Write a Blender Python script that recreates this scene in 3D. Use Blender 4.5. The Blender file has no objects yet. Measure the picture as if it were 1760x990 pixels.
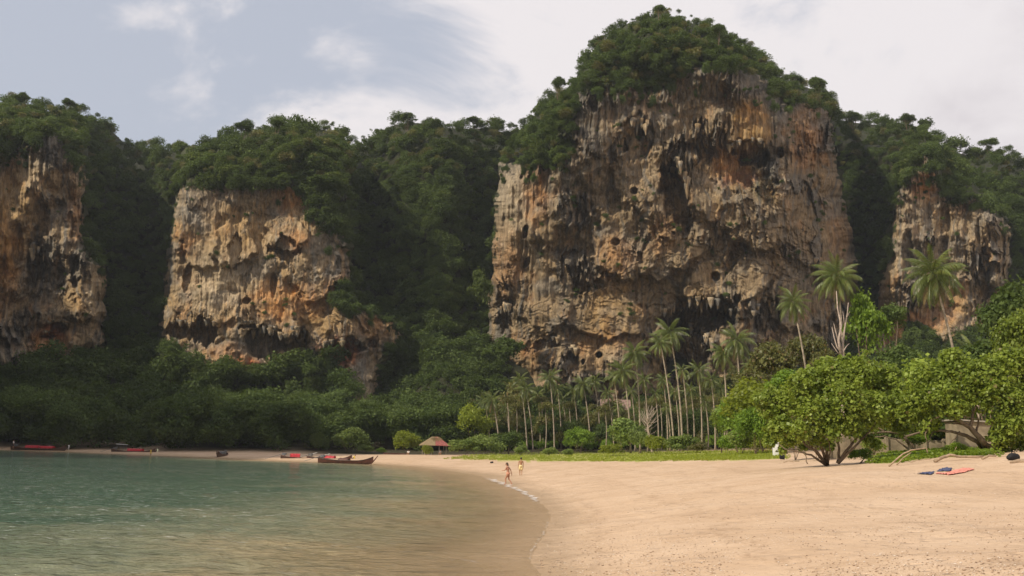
import bpy, bmesh, math, random
import numpy as np
from mathutils import Vector, Matrix

random.seed(7)
RNG = np.random.default_rng(7)
SC = bpy.context.scene
COL = SC.collection
R = math.radians

# ------------------------------------------------------------------ camera
FPX = 1711.0                     # focal length in pixels of a 1760 wide picture (35 mm)
PITCH = math.atan(277.0 / FPX)
ROLL = R(1.5)
CAMZ = 2.6
CC = np.array([0.0, 0.0, CAMZ])
_F = np.array([0, math.cos(PITCH), math.sin(PITCH)])
_U0 = np.array([0, -math.sin(PITCH), math.cos(PITCH)])
_X = np.array([1.0, 0, 0])
_Rt = math.cos(ROLL) * _X + math.sin(ROLL) * _U0
_Up = -math.sin(ROLL) * _X + math.cos(ROLL) * _U0
cam = bpy.data.cameras.new("camera")
cam.lens = 35.0
cam.sensor_width = 36.0
cam.clip_start = 0.1
cam.clip_end = 20000
camo = bpy.data.objects.new("camera", cam)
COL.objects.link(camo)
M = Matrix(((_Rt[0], _Up[0], -_F[0], 0), (_Rt[1], _Up[1], -_F[1], 0), (_Rt[2], _Up[2], -_F[2], CAMZ), (0, 0, 0, 1)))
camo.matrix_world = M
SC.camera = camo

# ------------------------------------------------------------------ light
SUN_VEC = Vector((-0.72, -0.46, 0.70)).normalized()      # towards the sun
SUN_EL = math.asin(SUN_VEC.z)
SUN_AZ = math.atan2(SUN_VEC.x, SUN_VEC.y)
W = bpy.data.worlds.new("World")
SC.world = W
W.use_nodes = True
sun = bpy.data.lights.new("sun", 'SUN')
sun.energy = 3.9
sun.angle = R(0.6)
sun.color = (1.0, 0.89, 0.72)
suno = bpy.data.objects.new("sun", sun)
COL.objects.link(suno)
suno.rotation_euler = (-SUN_VEC).to_track_quat('-Z', 'Y').to_euler()
SC.view_settings.view_transform = 'Standard'
SC.view_settings.look = 'None'
SC.view_settings.exposure = 0.1
SC.view_settings.gamma = 1.0
SC.view_settings.use_curve_mapping = False
SC.cycles.max_bounces = 6
SC.cycles.transparent_max_bounces = 12
SC.cycles.diffuse_bounces = 3


class NT:
    """small node-tree helper"""
    def __init__(self, tree):
        self.t = tree
        self.n = tree.nodes
        self.l = tree.links

    def new(self, typ, **kw):
        nd = self.n.new(typ)
        for k, v in kw.items():
            setattr(nd, k, v)
        return nd

    def link(self, a, b):
        self.l.new(a, b)

    def val(self, sock, v):
        if hasattr(v, 'links') or isinstance(v, bpy.types.NodeSocket):
            self.l.new(v, sock)
        else:
            sock.default_value = v

    def math(self, op, a, b=0.0, c=None, clamp=False):
        nd = self.new('ShaderNodeMath', operation=op, use_clamp=clamp)
        self.val(nd.inputs[0], a)
        self.val(nd.inputs[1], b)
        if c is not None:
            self.val(nd.inputs[2], c)
        return nd.outputs[0]

    def mix(self, fac, a, b, blend='MIX'):
        nd = self.new('ShaderNodeMix', data_type='RGBA', blend_type=blend)
        self.val(nd.inputs[0], fac)
        self.val(nd.inputs[6], a if isinstance(a, bpy.types.NodeSocket) else (*a, 1))
        self.val(nd.inputs[7], b if isinstance(b, bpy.types.NodeSocket) else (*b, 1))
        return nd.outputs[2]

    def noise(self, vec, scale, detail=4, rough=0.55, dist=0.0):
        nd = self.new('ShaderNodeTexNoise')
        if vec is not None:
            self.l.new(vec, nd.inputs['Vector'])
        nd.inputs['Scale'].default_value = scale
        nd.inputs['Detail'].default_value = detail
        nd.inputs['Roughness'].default_value = rough
        nd.inputs['Distortion'].default_value = dist
        return nd.outputs['Fac']

    def mapping(self, vec, scale=(1, 1, 1), rot=(0, 0, 0), loc=(0, 0, 0)):
        nd = self.new('ShaderNodeMapping')
        self.l.new(vec, nd.inputs['Vector'])
        nd.inputs['Scale'].default_value = scale
        nd.inputs['Rotation'].default_value = rot
        nd.inputs['Location'].default_value = loc
        return nd.outputs[0]

    def ramp(self, fac, stops):
        nd = self.new('ShaderNodeValToRGB')
        el = nd.color_ramp.elements
        while len(el) < len(stops):
            el.new(0.5)
        for e, (p, c) in zip(el, stops):
            e.position = p
            e.color = (*c, 1) if len(c) == 3 else c
        self.l.new(fac, nd.inputs[0])
        return nd.outputs[0]

    def rng(self, v, a, b, c=0.0, d=1.0, smooth=True):
        nd = self.new('ShaderNodeMapRange')
        nd.interpolation_type = 'SMOOTHSTEP' if smooth else 'LINEAR'
        self.l.new(v, nd.inputs[0])
        for i, x in enumerate((a, b, c, d)):
            nd.inputs[i + 1].default_value = x
        return nd.outputs[0]


# sky: Nishita behind a broken veil of procedural cloud
wt = NT(W.node_tree)
for nd in list(wt.n):
    wt.n.remove(nd)
sky = wt.new('ShaderNodeTexSky', sky_type='NISHITA')
sky.sun_disc = False
sky.sun_elevation = SUN_EL
sky.sun_rotation = SUN_AZ
sky.air_density = 1.3
sky.dust_density = 2.5
tc = wt.new('ShaderNodeTexCoord')
sep = wt.new('ShaderNodeSeparateXYZ')
wt.link(tc.outputs['Generated'], sep.inputs[0])
zz = wt.math('ADD', wt.math('MAXIMUM', sep.outputs[2], 0.0), 0.34)
cx = wt.math('DIVIDE', sep.outputs[0], zz)
cy = wt.math('DIVIDE', sep.outputs[1], zz)
comb = wt.new('ShaderNodeCombineXYZ')
wt.link(cx, comb.inputs[0])
wt.link(cy, comb.inputs[1])
cn = wt.noise(wt.mapping(comb.outputs[0], (1.0, 1.15, 1), (0, 0, 0.5), (5.3, 1.85, 0)), 2.6, 9, 0.57, 0.35)
cn2 = wt.noise(wt.mapping(comb.outputs[0], (1, 1, 1), (0, 0, 0), (9.0, 2.0, 0)), 0.9, 3, 0.5)
side = wt.math('MULTIPLY', wt.math('ADD', sep.outputs[0], 0.12), 0.30)
csum = wt.math('ADD', wt.math('ADD', cn, wt.math('MULTIPLY', wt.math('SUBTRACT', cn2, 0.5), 0.35)), side)
cfac = wt.rng(csum, 0.385, 0.535, 0.0, 1.0)
dens = wt.rng(csum, 0.62, 0.90, 0.0, 1.0)
ccol = wt.mix(dens, (8.1, 7.7, 7.8), (5.9, 5.5, 5.8))
veil = wt.mix(0.8, sky.outputs[0], (5.3, 5.55, 6.35))
scol = wt.mix(cfac, veil, ccol)
bg = wt.new('ShaderNodeBackground')
wt.link(scol, bg.inputs[0])
bg.inputs[1].default_value = 0.1
wo = wt.new('ShaderNodeOutputWorld')
wt.link(bg.outputs[0], wo.inputs[0])


# ------------------------------------------------------------------ picture <-> place
def ray(u, v):
    u = np.asarray(u, float)
    v = np.asarray(v, float)
    d = _F * FPX + _Rt * (u - 880)[..., None] + _Up * (495 - v)[..., None]
    return d / d[..., 1:2]


def P(u, v, Y):
    """place seen at (u, v) of the 1760x990 photograph, Y metres in front"""
    return CC + ray(u, v) * np.asarray(Y, float)[..., None]


def proj(p):
    q = np.asarray(p, float) - CC
    w = q @ _F
    w = np.where(w < 0.01, 0.01, w)
    return 880 + FPX * (q @ _Rt) / w, 495 - FPX * (q @ _Up) / w


def hor(u):
    return 772.0 + math.tan(ROLL) * (u - 880)


# ------------------------------------------------------------------ noise
_g = np.random.default_rng(3)
_perm = _g.permutation(256)
_perm = np.concatenate([_perm, _perm])
_ang = _g.uniform(0, 2 * math.pi, 256)
_gx, _gy = np.cos(_ang), np.sin(_ang)


def perlin(x, y, seed=0):
    x = np.asarray(x, float) + seed * 17.31
    y = np.asarray(y, float) + seed * 9.77
    xi = np.floor(x).astype(int)
    yi = np.floor(y).astype(int)
    xf, yf = x - xi, y - yi
    uu = xf * xf * xf * (xf * (xf * 6 - 15) + 10)
    vv = yf * yf * yf * (yf * (yf * 6 - 15) + 10)

    def g(ix, iy, fx, fy):
        h = _perm[(_perm[ix & 255] + iy) & 255]
        return _gx[h] * fx + _gy[h] * fy
    a = g(xi, yi, xf, yf)
    b = g(xi + 1, yi, xf - 1, yf)
    c = g(xi, yi + 1, xf, yf - 1)
    d = g(xi + 1, yi + 1, xf - 1, yf - 1)
    return 1.4 * ((a * (1 - uu) + b * uu) * (1 - vv) + (c * (1 - uu) + d * uu) * vv)


def fbm(x, y, o=4, seed=0, gain=0.5):
    s = 0
    a = 1.0
    for i in range(o):
        s = s + a * perlin(x * 2 ** i, y * 2 ** i, seed + i * 3)
        a *= gain
    return s


def ridge(x, y, o=2, seed=0):
    s = 0
    a = 1.0
    for i in range(o):
        s = s + a * (1 - np.abs(perlin(x * 2 ** i, y * 2 ** i, seed + i * 5)) * 2)
        a *= 0.5
    return s


def sstep(a, b, x):
    t = np.clip((x - a) / (b - a), 0, 1)
    return t * t * (3 - 2 * t)


def pl(pts, x):
    p = sorted(pts)
    return np.interp(x, [q[0] for q in p], [q[1] for q in p])


def inpoly(poly, u, v):
    u = np.asarray(u, float)
    v = np.asarray(v, float)
    r = np.zeros(u.shape, bool)
    n = len(poly)
    j = n - 1
    for i in range(n):
        xi, yi = poly[i]
        xj, yj = poly[j]
        c = ((yi > v) != (yj > v)) & (u < (xj - xi) * (v - yi) / ((yj - yi) or 1e-9) + xi)
        r ^= c
        j = i
    return r


# ------------------------------------------------------------------ mesh helpers
def mesh_np(name, verts, faces, smooth=False):
    """faces: (n,k) int array"""
    me = bpy.data.meshes.new(name)
    verts = np.asarray(verts, np.float32).reshape(-1, 3)
    faces = np.asarray(faces, np.int32)
    n, k = faces.shape
    me.vertices.add(len(verts))
    me.vertices.foreach_set('co', verts.ravel())
    me.loops.add(n * k)
    me.loops.foreach_set('vertex_index', faces.ravel())
    me.polygons.add(n)
    me.polygons.foreach_set('loop_start', np.arange(n, dtype=np.int32) * k)
    me.polygons.foreach_set('loop_total', np.full(n, k, np.int32))
    me.update(calc_edges=True)
    if smooth:
        me.polygons.foreach_set('use_smooth', np.ones(n, bool))
    return me


def grid_faces(nr, nc, wrap=False):
    i = np.arange(nr - 1)[:, None]
    j = np.arange(nc if wrap else nc - 1)[None, :]
    j2 = (j + 1) % nc
    return np.stack([i * nc + j, i * nc + j2, (i + 1) * nc + j2, (i + 1) * nc + j], -1).reshape(-1, 4)


def add_color(me, cols, name='Col'):
    a = me.color_attributes.new(name, 'FLOAT_COLOR', 'POINT')
    c = np.ones((len(me.vertices), 4), np.float32)
    c[:, :3] = np.asarray(cols).reshape(-1, 3)
    a.data.foreach_set('color', c.ravel())


def add_float(me, name, vals):
    a = me.attributes.new(name, 'FLOAT', 'POINT')
    a.data.foreach_set('value', np.asarray(vals, np.float32).ravel())


def link(name, me, mat=None, parent=None, loc=None, rot=None, scale=None):
    o = bpy.data.objects.new(name, me)
    COL.objects.link(o)
    if mat is not None and not me.materials:
        me.materials.append(mat)
    if parent is not None:
        o.parent = parent
    if loc is not None:
        o.location = loc
    if rot is not None:
        o.rotation_euler = rot
    if scale is not None:
        o.scale = scale
    return o


def tag(o, label=None, cat=None, group=None, kind=None):
    if label:
        o['label'] = label
    if cat:
        o['category'] = cat
    if group:
        o['group'] = group
    if kind:
        o['kind'] = kind
    return o


def empty(name, loc, rz=0.0):
    o = bpy.data.objects.new(name, None)
    COL.objects.link(o)
    o.location = loc
    o.rotation_euler = (0, 0, rz)
    o.empty_display_size = 0.3
    return o


class MB:
    """collects boxes, tubes and lofts into one mesh"""
    def __init__(self):
        self.v = []
        self.f = []
        self.n = 0

    def add(self, vs, fs):
        vs = np.asarray(vs, float).reshape(-1, 3)
        self.v.append(vs)
        for f in fs:
            self.f.append(tuple(int(i) + self.n for i in f))
        self.n += len(vs)
        return self

    def box(self, c, s, rz=0.0, ry=0.0, jit=0.0):
        cx, cy, cz = c
        m = Matrix.Rotation(rz, 3, 'Z') @ Matrix.Rotation(ry, 3, 'Y')
        vs = []
        for a in (-1, 1):
            for b in (-1, 1):
                for d in (-1, 1):
                    w = m @ Vector((a * s[0] / 2, b * s[1] / 2, d * s[2] / 2))
                    vs.append((cx + w.x + random.uniform(-jit, jit), cy + w.y + random.uniform(-jit, jit), cz + w.z + random.uniform(-jit, jit)))
        return self.add(vs, [(0, 1, 3, 2), (4, 6, 7, 5), (0, 4, 5, 1), (2, 3, 7, 6), (0, 2, 6, 4), (1, 5, 7, 3)])

    def tube(self, pts, rad, sides=6, cap=True):
        pts = [Vector(p) for p in pts]
        if not hasattr(rad, '__len__'):
            rad = [rad] * len(pts)
        vs = []
        prev = None
        for i, p in enumerate(pts):
            t = (pts[min(i + 1, len(pts) - 1)] - pts[max(i - 1, 0)])
            if t.length < 1e-6:
                t = Vector((0, 0, 1))
            t.normalize()
            if prev is None:
                a = t.orthogonal().normalized()
            else:
                a = (prev - t * prev.dot(t))
                a = a.normalized() if a.length > 1e-6 else t.orthogonal().normalized()
            prev = a
            b = t.cross(a)
            for k in range(sides):
                an = 2 * math.pi * k / sides
                vs.append(p + (a * math.cos(an) + b * math.sin(an)) * rad[i])
        fs = []
        for i in range(len(pts) - 1):
            for k in range(sides):
                k2 = (k + 1) % sides
                fs.append((i * sides + k, i * sides + k2, (i + 1) * sides + k2, (i + 1) * sides + k))
        if cap:
            fs.append(tuple(range(sides))[::-1])
            fs.append(tuple((len(pts) - 1) * sides + k for k in range(sides)))
        return self.add([tuple(v) for v in vs], fs)

    def ball(self, c, r, seg=8, rings=5):
        if not hasattr(r, '__len__'):
            r = (r, r, r)
        vs = []
        for i in range(rings + 1):
            th = math.pi * i / rings
            for k in range(seg):
                ph = 2 * math.pi * k / seg
                vs.append((c[0] + r[0] * math.sin(th) * math.cos(ph), c[1] + r[1] * math.sin(th) * math.sin(ph), c[2] + r[2] * math.cos(th)))
        fs = [(i * seg + k, (i + 1) * seg + k, (i + 1) * seg + (k + 1) % seg, i * seg + (k + 1) % seg) for i in range(rings) for k in range(seg)]
        return self.add(vs, fs)

    def mesh(self, name, smooth=False):
        me = bpy.data.meshes.new(name)
        me.from_pydata([tuple(x) for x in np.concatenate(self.v)], [], self.f)
        me.update()
        if smooth:
            me.polygons.foreach_set('use_smooth', [True] * len(me.polygons))
        return me

    def build(self, name, mat, parent=None, smooth=False, **kw):
        return link(name, self.mesh(name, smooth), mat, parent, **kw)


# ------------------------------------------------------------------ materials
def pmat(name, base=(0.5, 0.5, 0.5), rough=0.7, spec=0.3, var=0.25, vscale=3.0, bump=0.0, bscale=10.0, metal=0.0):
    m = bpy.data.materials.new(name)
    m.use_nodes = True
    t = NT(m.node_tree)
    b = t.n['Principled BSDF']
    tcn = t.new('ShaderNodeTexCoord')
    nz = t.noise(tcn.outputs['Object'], vscale, 5, 0.6)
    fac = t.rng(nz, 0.3, 0.7, 1 - var, 1 + var)
    hs = t.new('ShaderNodeVectorMath', operation='SCALE')
    hs.inputs[0].default_value = base
    t.link(fac, hs.inputs['Scale'])
    t.link(hs.outputs[0], b.inputs['Base Color'])
    b.inputs['Roughness'].default_value = rough
    b.inputs['Specular IOR Level'].default_value = spec
    b.inputs['Metallic'].default_value = metal
    if bump:
        bp = t.new('ShaderNodeBump')
        bp.inputs['Strength'].default_value = bump
        bp.inputs['Distance'].default_value = 0.03
        t.link(t.noise(tcn.outputs['Object'], bscale, 5, 0.6), bp.inputs['Height'])
        t.link(bp.outputs[0], b.inputs['Normal'])
    return m


def leafmat(name, c1, c2, rough=0.45, spec=0.35, trans=0.35, tint=None, clump=0.5, brown=0.0):
    """leaves: colour differs leaf by leaf, clump by clump and plant by plant"""
    m = bpy.data.materials.new(name)
    m.use_nodes = True
    t = NT(m.node_tree)
    b = t.n['Principled BSDF']
    out = t.n['Material Output']
    geo = t.new('ShaderNodeNewGeometry')
    oi = t.new('ShaderNodeObjectInfo')
    tcn = t.new('ShaderNodeTexCoord')
    rpi = geo.outputs['Random Per Island']
    cl = t.noise(tcn.outputs['Object'], clump, 3, 0.6)
    f = t.math('ADD', t.math('MULTIPLY', rpi, 0.45), t.math('MULTIPLY', t.rng(cl, 0.3, 0.7), 0.35))
    f = t.math('ADD', f, t.math('MULTIPLY', oi.outputs['Random'], 0.35), clamp=True)
    col = t.mix(f, c1, c2)
    if brown > 0:
        col = t.mix(t.math('MULTIPLY', t.math('GREATER_THAN', t.math('FRACT', t.math('MULTIPLY', rpi, 17.3)), 1 - brown), 0.8), col, (0.16, 0.10, 0.045))
    vr = t.new('ShaderNodeVectorMath', operation='SCALE')
    t.link(col, vr.inputs[0])
    t.link(t.rng(t.math('FRACT', t.math('MULTIPLY', oi.outputs['Random'], 7.7)), 0, 1, 0.75, 1.25, False), vr.inputs['Scale'])
    t.link(vr.outputs[0], b.inputs['Base Color'])
    b.inputs['Roughness'].default_value = rough
    b.inputs['Specular IOR Level'].default_value = spec
    tr = t.new('ShaderNodeBsdfTranslucent')
    tcl = t.mix(0.5, vr.outputs[0], tint or (c2[0] * 1.6, c2[1] * 1.6, c2[2] * 0.8))
    t.link(tcl, tr.inputs[0])
    mx = t.new('ShaderNodeMixShader')
    mx.inputs[0].default_value = trans
    t.link(b.outputs[0], mx.inputs[1])
    t.link(tr.outputs[0], mx.inputs[2])
    t.link(mx.outputs[0], out.inputs[0])
    return m


MT = {}
MT['jungle'] = leafmat('jungle leaves', (0.026, 0.052, 0.015), (0.120, 0.165, 0.042), rough=0.6, spec=0.15, trans=0.3, clump=0.6)
MT['paleleaf'] = leafmat('pale jungle leaves', (0.045, 0.075, 0.018), (0.145, 0.185, 0.045), rough=0.6, spec=0.15, trans=0.3)
MT['olive'] = leafmat('olive leaves', (0.065, 0.075, 0.018), (0.19, 0.19, 0.05), trans=0.25, brown=0.12)
MT['bright'] = leafmat('bright green leaves', (0.06, 0.13, 0.014), (0.24, 0.34, 0.04), rough=0.5, spec=0.25, trans=0.35, clump=0.5)
MT['seatree'] = leafmat('glossy beach tree leaves', (0.055, 0.105, 0.016), (0.29, 0.36, 0.055), rough=0.45, spec=0.3, trans=0.35, clump=0.7, brown=0.02)
MT['yellowgreen'] = leafmat('yellow green leaves', (0.10, 0.145, 0.014), (0.30, 0.34, 0.035), trans=0.4)
MT['bush'] = leafmat('grey green bush leaves', (0.07, 0.12, 0.028), (0.25, 0.31, 0.08), rough=0.5, spec=0.25, trans=0.3, clump=0.6)
MT['palm'] = leafmat('coconut leaflets', (0.038, 0.072, 0.016), (0.19, 0.225, 0.05), rough=0.4, spec=0.5, trans=0.3, brown=0.04)
MT['palmdry'] = leafmat('dry coconut leaflets', (0.16, 0.11, 0.05), (0.30, 0.22, 0.10), trans=0.2)
MT['grass'] = leafmat('grass blades', (0.18, 0.25, 0.02), (0.40, 0.45, 0.06), trans=0.4)
MT['vine'] = leafmat('beach vine leaves', (0.10, 0.17, 0.015), (0.24, 0.32, 0.03), trans=0.4)
MT['trunk'] = pmat('palm trunk', (0.33, 0.27, 0.20), 0.85, 0.2, 0.35, 4.0, 0.5, 12)
MT['bark'] = pmat('bark', (0.17, 0.125, 0.085), 0.9, 0.2, 0.35, 5.0, 0.6, 14)
MT['deadwood'] = pmat('bleached wood', (0.42, 0.34, 0.28), 0.9, 0.2, 0.25, 5.0, 0.5, 14)
MT['driftwood'] = pmat('driftwood', (0.33, 0.24, 0.16), 0.9, 0.2, 0.3, 5.0, 0.5, 14)
MT['hull'] = pmat('dark stained hull wood', (0.075, 0.042, 0.028), 0.6, 0.4, 0.35, 3.0, 0.3, 15)
MT['hullred'] = pmat('red brown hull wood', (0.095, 0.036, 0.022), 0.6, 0.4, 0.35, 3.0, 0.3, 15)
MT['inner'] = pmat('boat planks', (0.22, 0.12, 0.075), 0.75, 0.3, 0.3, 4.0)
MT['redtarp'] = pmat('red tarpaulin', (0.42, 0.025, 0.035), 0.6, 0.4, 0.2, 3.0, 0.4, 5)
MT['white'] = pmat('white paint', (0.72, 0.72, 0.70), 0.6, 0.4, 0.12, 4.0)
MT['metal'] = pmat('dull metal', (0.18, 0.18, 0.18), 0.45, 0.5, 0.25, 4.0, metal=0.6)
MT['flag'] = pmat('pale cloth', (0.72, 0.78, 0.52), 0.85, 0.1, 0.15, 6.0)
MT['yellowcloth'] = pmat('yellow cloth', (0.70, 0.52, 0.12), 0.85, 0.1, 0.15, 6.0)
MT['pinkcloth'] = pmat('pale pink cloth', (0.55, 0.38, 0.37), 0.85, 0.1, 0.2, 4.0)
MT['thatch'] = pmat('thatch', (0.25, 0.19, 0.11), 0.95, 0.1, 0.4, 8.0, 0.8, 20)
MT['redroof'] = pmat('faded red roof sheet', (0.27, 0.085, 0.07), 0.6, 0.3, 0.3, 3.0)
MT['post'] = pmat('weathered post', (0.36, 0.32, 0.26), 0.9, 0.2, 0.25, 4.0)
MT['pinkroof'] = pmat('pinkish weathered sheet', (0.23, 0.155, 0.125), 0.8, 0.2, 0.35, 1.5, 0.3, 6)
MT['wall'] = pmat('beige rendered wall', (0.27, 0.22, 0.15), 0.9, 0.2, 0.3, 1.2, 0.3, 8)
MT['skin'] = pmat('sun tanned skin', (0.42, 0.205, 0.125), 0.5, 0.4, 0.08, 6.0)
MT['skin_man'] = pmat('tanned skin', (0.36, 0.19, 0.10), 0.5, 0.4, 0.08, 6.0)
MT['hair'] = pmat('brown hair', (0.075, 0.042, 0.022), 0.6, 0.4, 0.3, 20.0)
MT['blackhair'] = pmat('black hair', (0.015, 0.013, 0.012), 0.5, 0.4, 0.3, 20.0)
MT['bikini'] = pmat('peach swimsuit', (0.60, 0.30, 0.20), 0.8, 0.2, 0.1, 6.0)
MT['shorts'] = pmat('pale yellow shorts', (0.72, 0.58, 0.30), 0.85, 0.2, 0.12, 6.0)
MT['darkcloth'] = pmat('dark cloth', (0.03, 0.035, 0.05), 0.9, 0.2, 0.2, 6.0)
MT['navy'] = pmat('navy towel', (0.085, 0.095, 0.165), 0.95, 0.1, 0.3, 6.0, 0.6, 30)
MT['pinktowel'] = pmat('salmon pink towel', (0.66, 0.27, 0.21), 0.95, 0.1, 0.15, 6.0, 0.6, 30)
MT['black'] = pmat('black canvas', (0.012, 0.012, 0.013), 0.7, 0.3, 0.3, 6.0, 0.5, 8)
MT['nut'] = pmat('coconut husk', (0.16, 0.15, 0.05), 0.7, 0.3, 0.3, 6.0)
MT['soil'] = pmat('dark forest soil', (0.028, 0.030, 0.016), 0.95, 0.1, 0.4, 0.4)


def cliff_material():
    m = bpy.data.materials.new('limestone')
    m.use_nodes = True
    t = NT(m.node_tree)
    b = t.n['Principled BSDF']
    at = t.new('ShaderNodeAttribute', attribute_name='Col')
    tcn = t.new('ShaderNodeTexCoord')
    o = tcn.outputs['Object']
    n1 = t.noise(t.mapping(o, (1, 1, 0.35)), 0.9, 7, 0.65)
    n2 = t.noise(t.mapping(o, (1.6, 1.6, 0.12)), 1.3, 5, 0.6)
    f = t.math('MULTIPLY', t.rng(n1, 0.28, 0.72, 0.62, 1.38), t.rng(n2, 0.3, 0.7, 0.78, 1.2))
    sc = t.new('ShaderNodeVectorMath', operation='SCALE')
    t.link(at.outputs['Color'], sc.inputs[0])
    t.link(f, sc.inputs['Scale'])
    t.link(sc.outputs[0], b.inputs['Base Color'])
    b.inputs['Roughness'].default_value = 0.9
    b.inputs['Specular IOR Level'].default_value = 0.15
    bp = t.new('ShaderNodeBump')
    bp.inputs['Strength'].default_value = 0.9
    bp.inputs['Distance'].default_value = 0.55
    t.link(t.noise(t.mapping(o, (1, 1, 0.5)), 1.7, 8, 0.68), bp.inputs['Height'])
    t.link(bp.outputs[0], b.inputs['Normal'])
    return m


MT['rock'] = cliff_material()

# ------------------------------------------------------------------ terrain
SHORE = [(0, 773), (100, 776), (200, 780), (300, 784), (380, 787), (440, 791), (540, 794), (640, 797), (700, 801), (760, 808), (800, 813),
         (830, 820), (870, 833), (900, 845), (925, 860), (940, 875), (945, 887), (942, 900), (935, 920), (917, 945), (910, 965), (930, 990)]


def water_pt(u, v):
    r = ray(u, v)
    Y = -CAMZ / r[2]
    return CC + r * Y


SH = [water_pt(u, v)[:2] for u, v in SHORE]
SH = [(-230.0, 205.0), (-140.0, 198.0)] + [tuple(s) for s in SH] + [(0.2, 14.0), (-1.5, 5.0), (-6.0, -10.0), (-20.0, -45.0), (-70.0, -140.0)]
SHA = np.array(SH)


def shore_dist(x, y):
    """distance to the waterline, positive on land"""
    x = np.asarray(x, float)
    y = np.asarray(y, float)
    best = np.full(x.shape, 1e9)
    sgn = np.ones(x.shape)
    for i in range(len(SHA) - 1):
        a = SHA[i]
        b = SHA[i + 1]
        d = b - a
        L = d @ d
        t = np.clip(((x - a[0]) * d[0] + (y - a[1]) * d[1]) / L, 0, 1)
        px = a[0] + t * d[0] - x
        py = a[1] + t * d[1] - y
        dd = px * px + py * py
        cr = d[0] * (y - a[1]) - d[1] * (x - a[0])     # left of direction = land
        up = dd < best
        sgn = np.where(up, np.sign(cr + 1e-12), sgn)
        best = np.where(up, dd, best)
    return np.sqrt(best) * sgn


CTRL = []
for x, y in SH:
    CTRL.append((x, y, 0.0))
for i in range(2, len(SH) - 3):
    a = np.array(SH[i - 1])
    b = np.array(SH[i + 1])
    d = (b - a) / np.linalg.norm(b - a)
    nrm = np.array([d[1], -d[0]])          # towards the sea
    for off, z in ((6, -0.33), (18, -1.1), (45, -2.6)):
        if i % 2 == 0 or off < 10:
            q = np.array(SH[i]) + nrm * off
            if float(shore_dist(q[0], q[1])) < -off * 0.7:
                CTRL.append((q[0], q[1], z))
for u, v, d in [(1640, 811, 43), (1420, 802, 55), (1740, 788, 46), (1760, 777, 60), (1300, 790, 80), (1000, 791, 128), (900, 787, 150), (1000, 780, 190),
                (1300, 779, 110), (1500, 815, 40), (1200, 830, 50), (1100, 850, 46), (1100, 900, 31), (1300, 930, 22), (1600, 930, 20), (1500, 990, 14),
                (1750, 990, 13.5), (1760, 900, 22.5), (1760, 840, 35), (1000, 830, 66), (1000, 805, 95), (700, 790, 150), (700, 782, 180), (550, 778, 200),
                (450, 779, 178), (300, 778, 186), (100, 772, 200), (0, 768, 205), (1600, 776, 75), (1500, 782, 75), (895, 817, 95), (1150, 786, 105), (1150, 778, 150)]:
    p = P(u, v, d)
    CTRL.append(tuple(p))
CTRL += [(-110, 245, 8), (-60, 245, 9), (-20, 250, 8), (10, 255, 8), (50, 240, 8), (90, 200, 8), (130, 230, 14), (-110, 290, 22), (0, 300, 20), (100, 300, 20),
         (60, 100, 4.5), (80, 60, 5), (60, 20, 5), (20, 5, 3.2), (10, 0, 2.2), (30, -40, 4), (0, -25, 0.9), (-200, 260, 12), (-90, 60, -4), (-60, 0, -3.5), (-150, -50, -5), (-60, 120, -3)]
CA = np.array(CTRL)


def _tpsk(r2):
    return 0.5 * r2 * np.log(r2 + 1e-9)


_n = len(CA)
_K = _tpsk(((CA[:, None, :2] - CA[None, :, :2]) ** 2).sum(-1)) + np.eye(_n) * 0.5
_Pm = np.concatenate([np.ones((_n, 1)), CA[:, :2]], 1)
_A = np.zeros((_n + 3, _n + 3))
_A[:_n, :_n] = _K
_A[:_n, _n:] = _Pm
_A[_n:, :_n] = _Pm.T
_wts = np.linalg.solve(_A, np.concatenate([CA[:, 2], np.zeros(3)]))


def terrain(x, y):
    x = np.atleast_1d(np.asarray(x, float))
    y = np.atleast_1d(np.asarray(y, float))
    sh = x.shape
    xf, yf = x.ravel(), y.ravel()
    out = np.empty(xf.shape)
    for s in range(0, len(xf), 20000):
        e = slice(s, s + 20000)
        r2 = (xf[e, None] - CA[None, :, 0]) ** 2 + (yf[e, None] - CA[None, :, 1]) ** 2
        out[e] = _tpsk(r2) @ _wts[:_n] + _wts[_n] + _wts[_n + 1] * xf[e] + _wts[_n + 2] * yf[e]
    sd = shore_dist(xf, yf)
    # keep sea below and land above the waterline, fade to plain values far away
    lim_hi = np.where(sd > 0, 0.02 + np.minimum(sd * 0.16, 26), -0.01 + np.maximum(sd * 0.03, -2))
    lim_lo = np.where(sd > 0, 0.0 + np.minimum(sd * 0.018, 1.5), np.maximum(sd * 0.12, -6))
    out = np.clip(out, lim_lo, lim_hi)
    far = sstep(330, 600, np.hypot(xf, yf))
    out = out * (1 - far) + np.where(sd > 0, 14.0, -6.0) * far
    micro = 0.03 * fbm(xf / 2.3, yf / 2.3, 3, 5) + 0.10 * fbm(xf / 11, yf / 11, 2, 9) * sstep(1.0, 8, sd)
    out = out + micro * sstep(0.3, 3.0, np.abs(sd))
    return out.reshape(sh)


def tz(x, y):
    return float(terrain(x, y)[0])


def hit(u, v, ymax=260):
    """where the line of sight through (u, v) meets the ground"""
    r = ray(u, v)
    ys = np.geomspace(8, ymax, 500)
    zs = CAMZ + r[2] * ys
    g = terrain(r[0] * ys, ys)
    k = np.where(zs < g)[0]
    i = k[0] if len(k) else len(ys) - 1
    y = ys[i]
    if 0 < i and len(k):
        a0 = zs[i - 1] - g[i - 1]
        a1 = zs[i] - g[i]
        y = ys[i - 1] + (ys[i] - ys[i - 1]) * a0 / (a0 - a1)
    return Vector((float(r[0] * y), float(y), tz(r[0] * y, y)))


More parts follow.
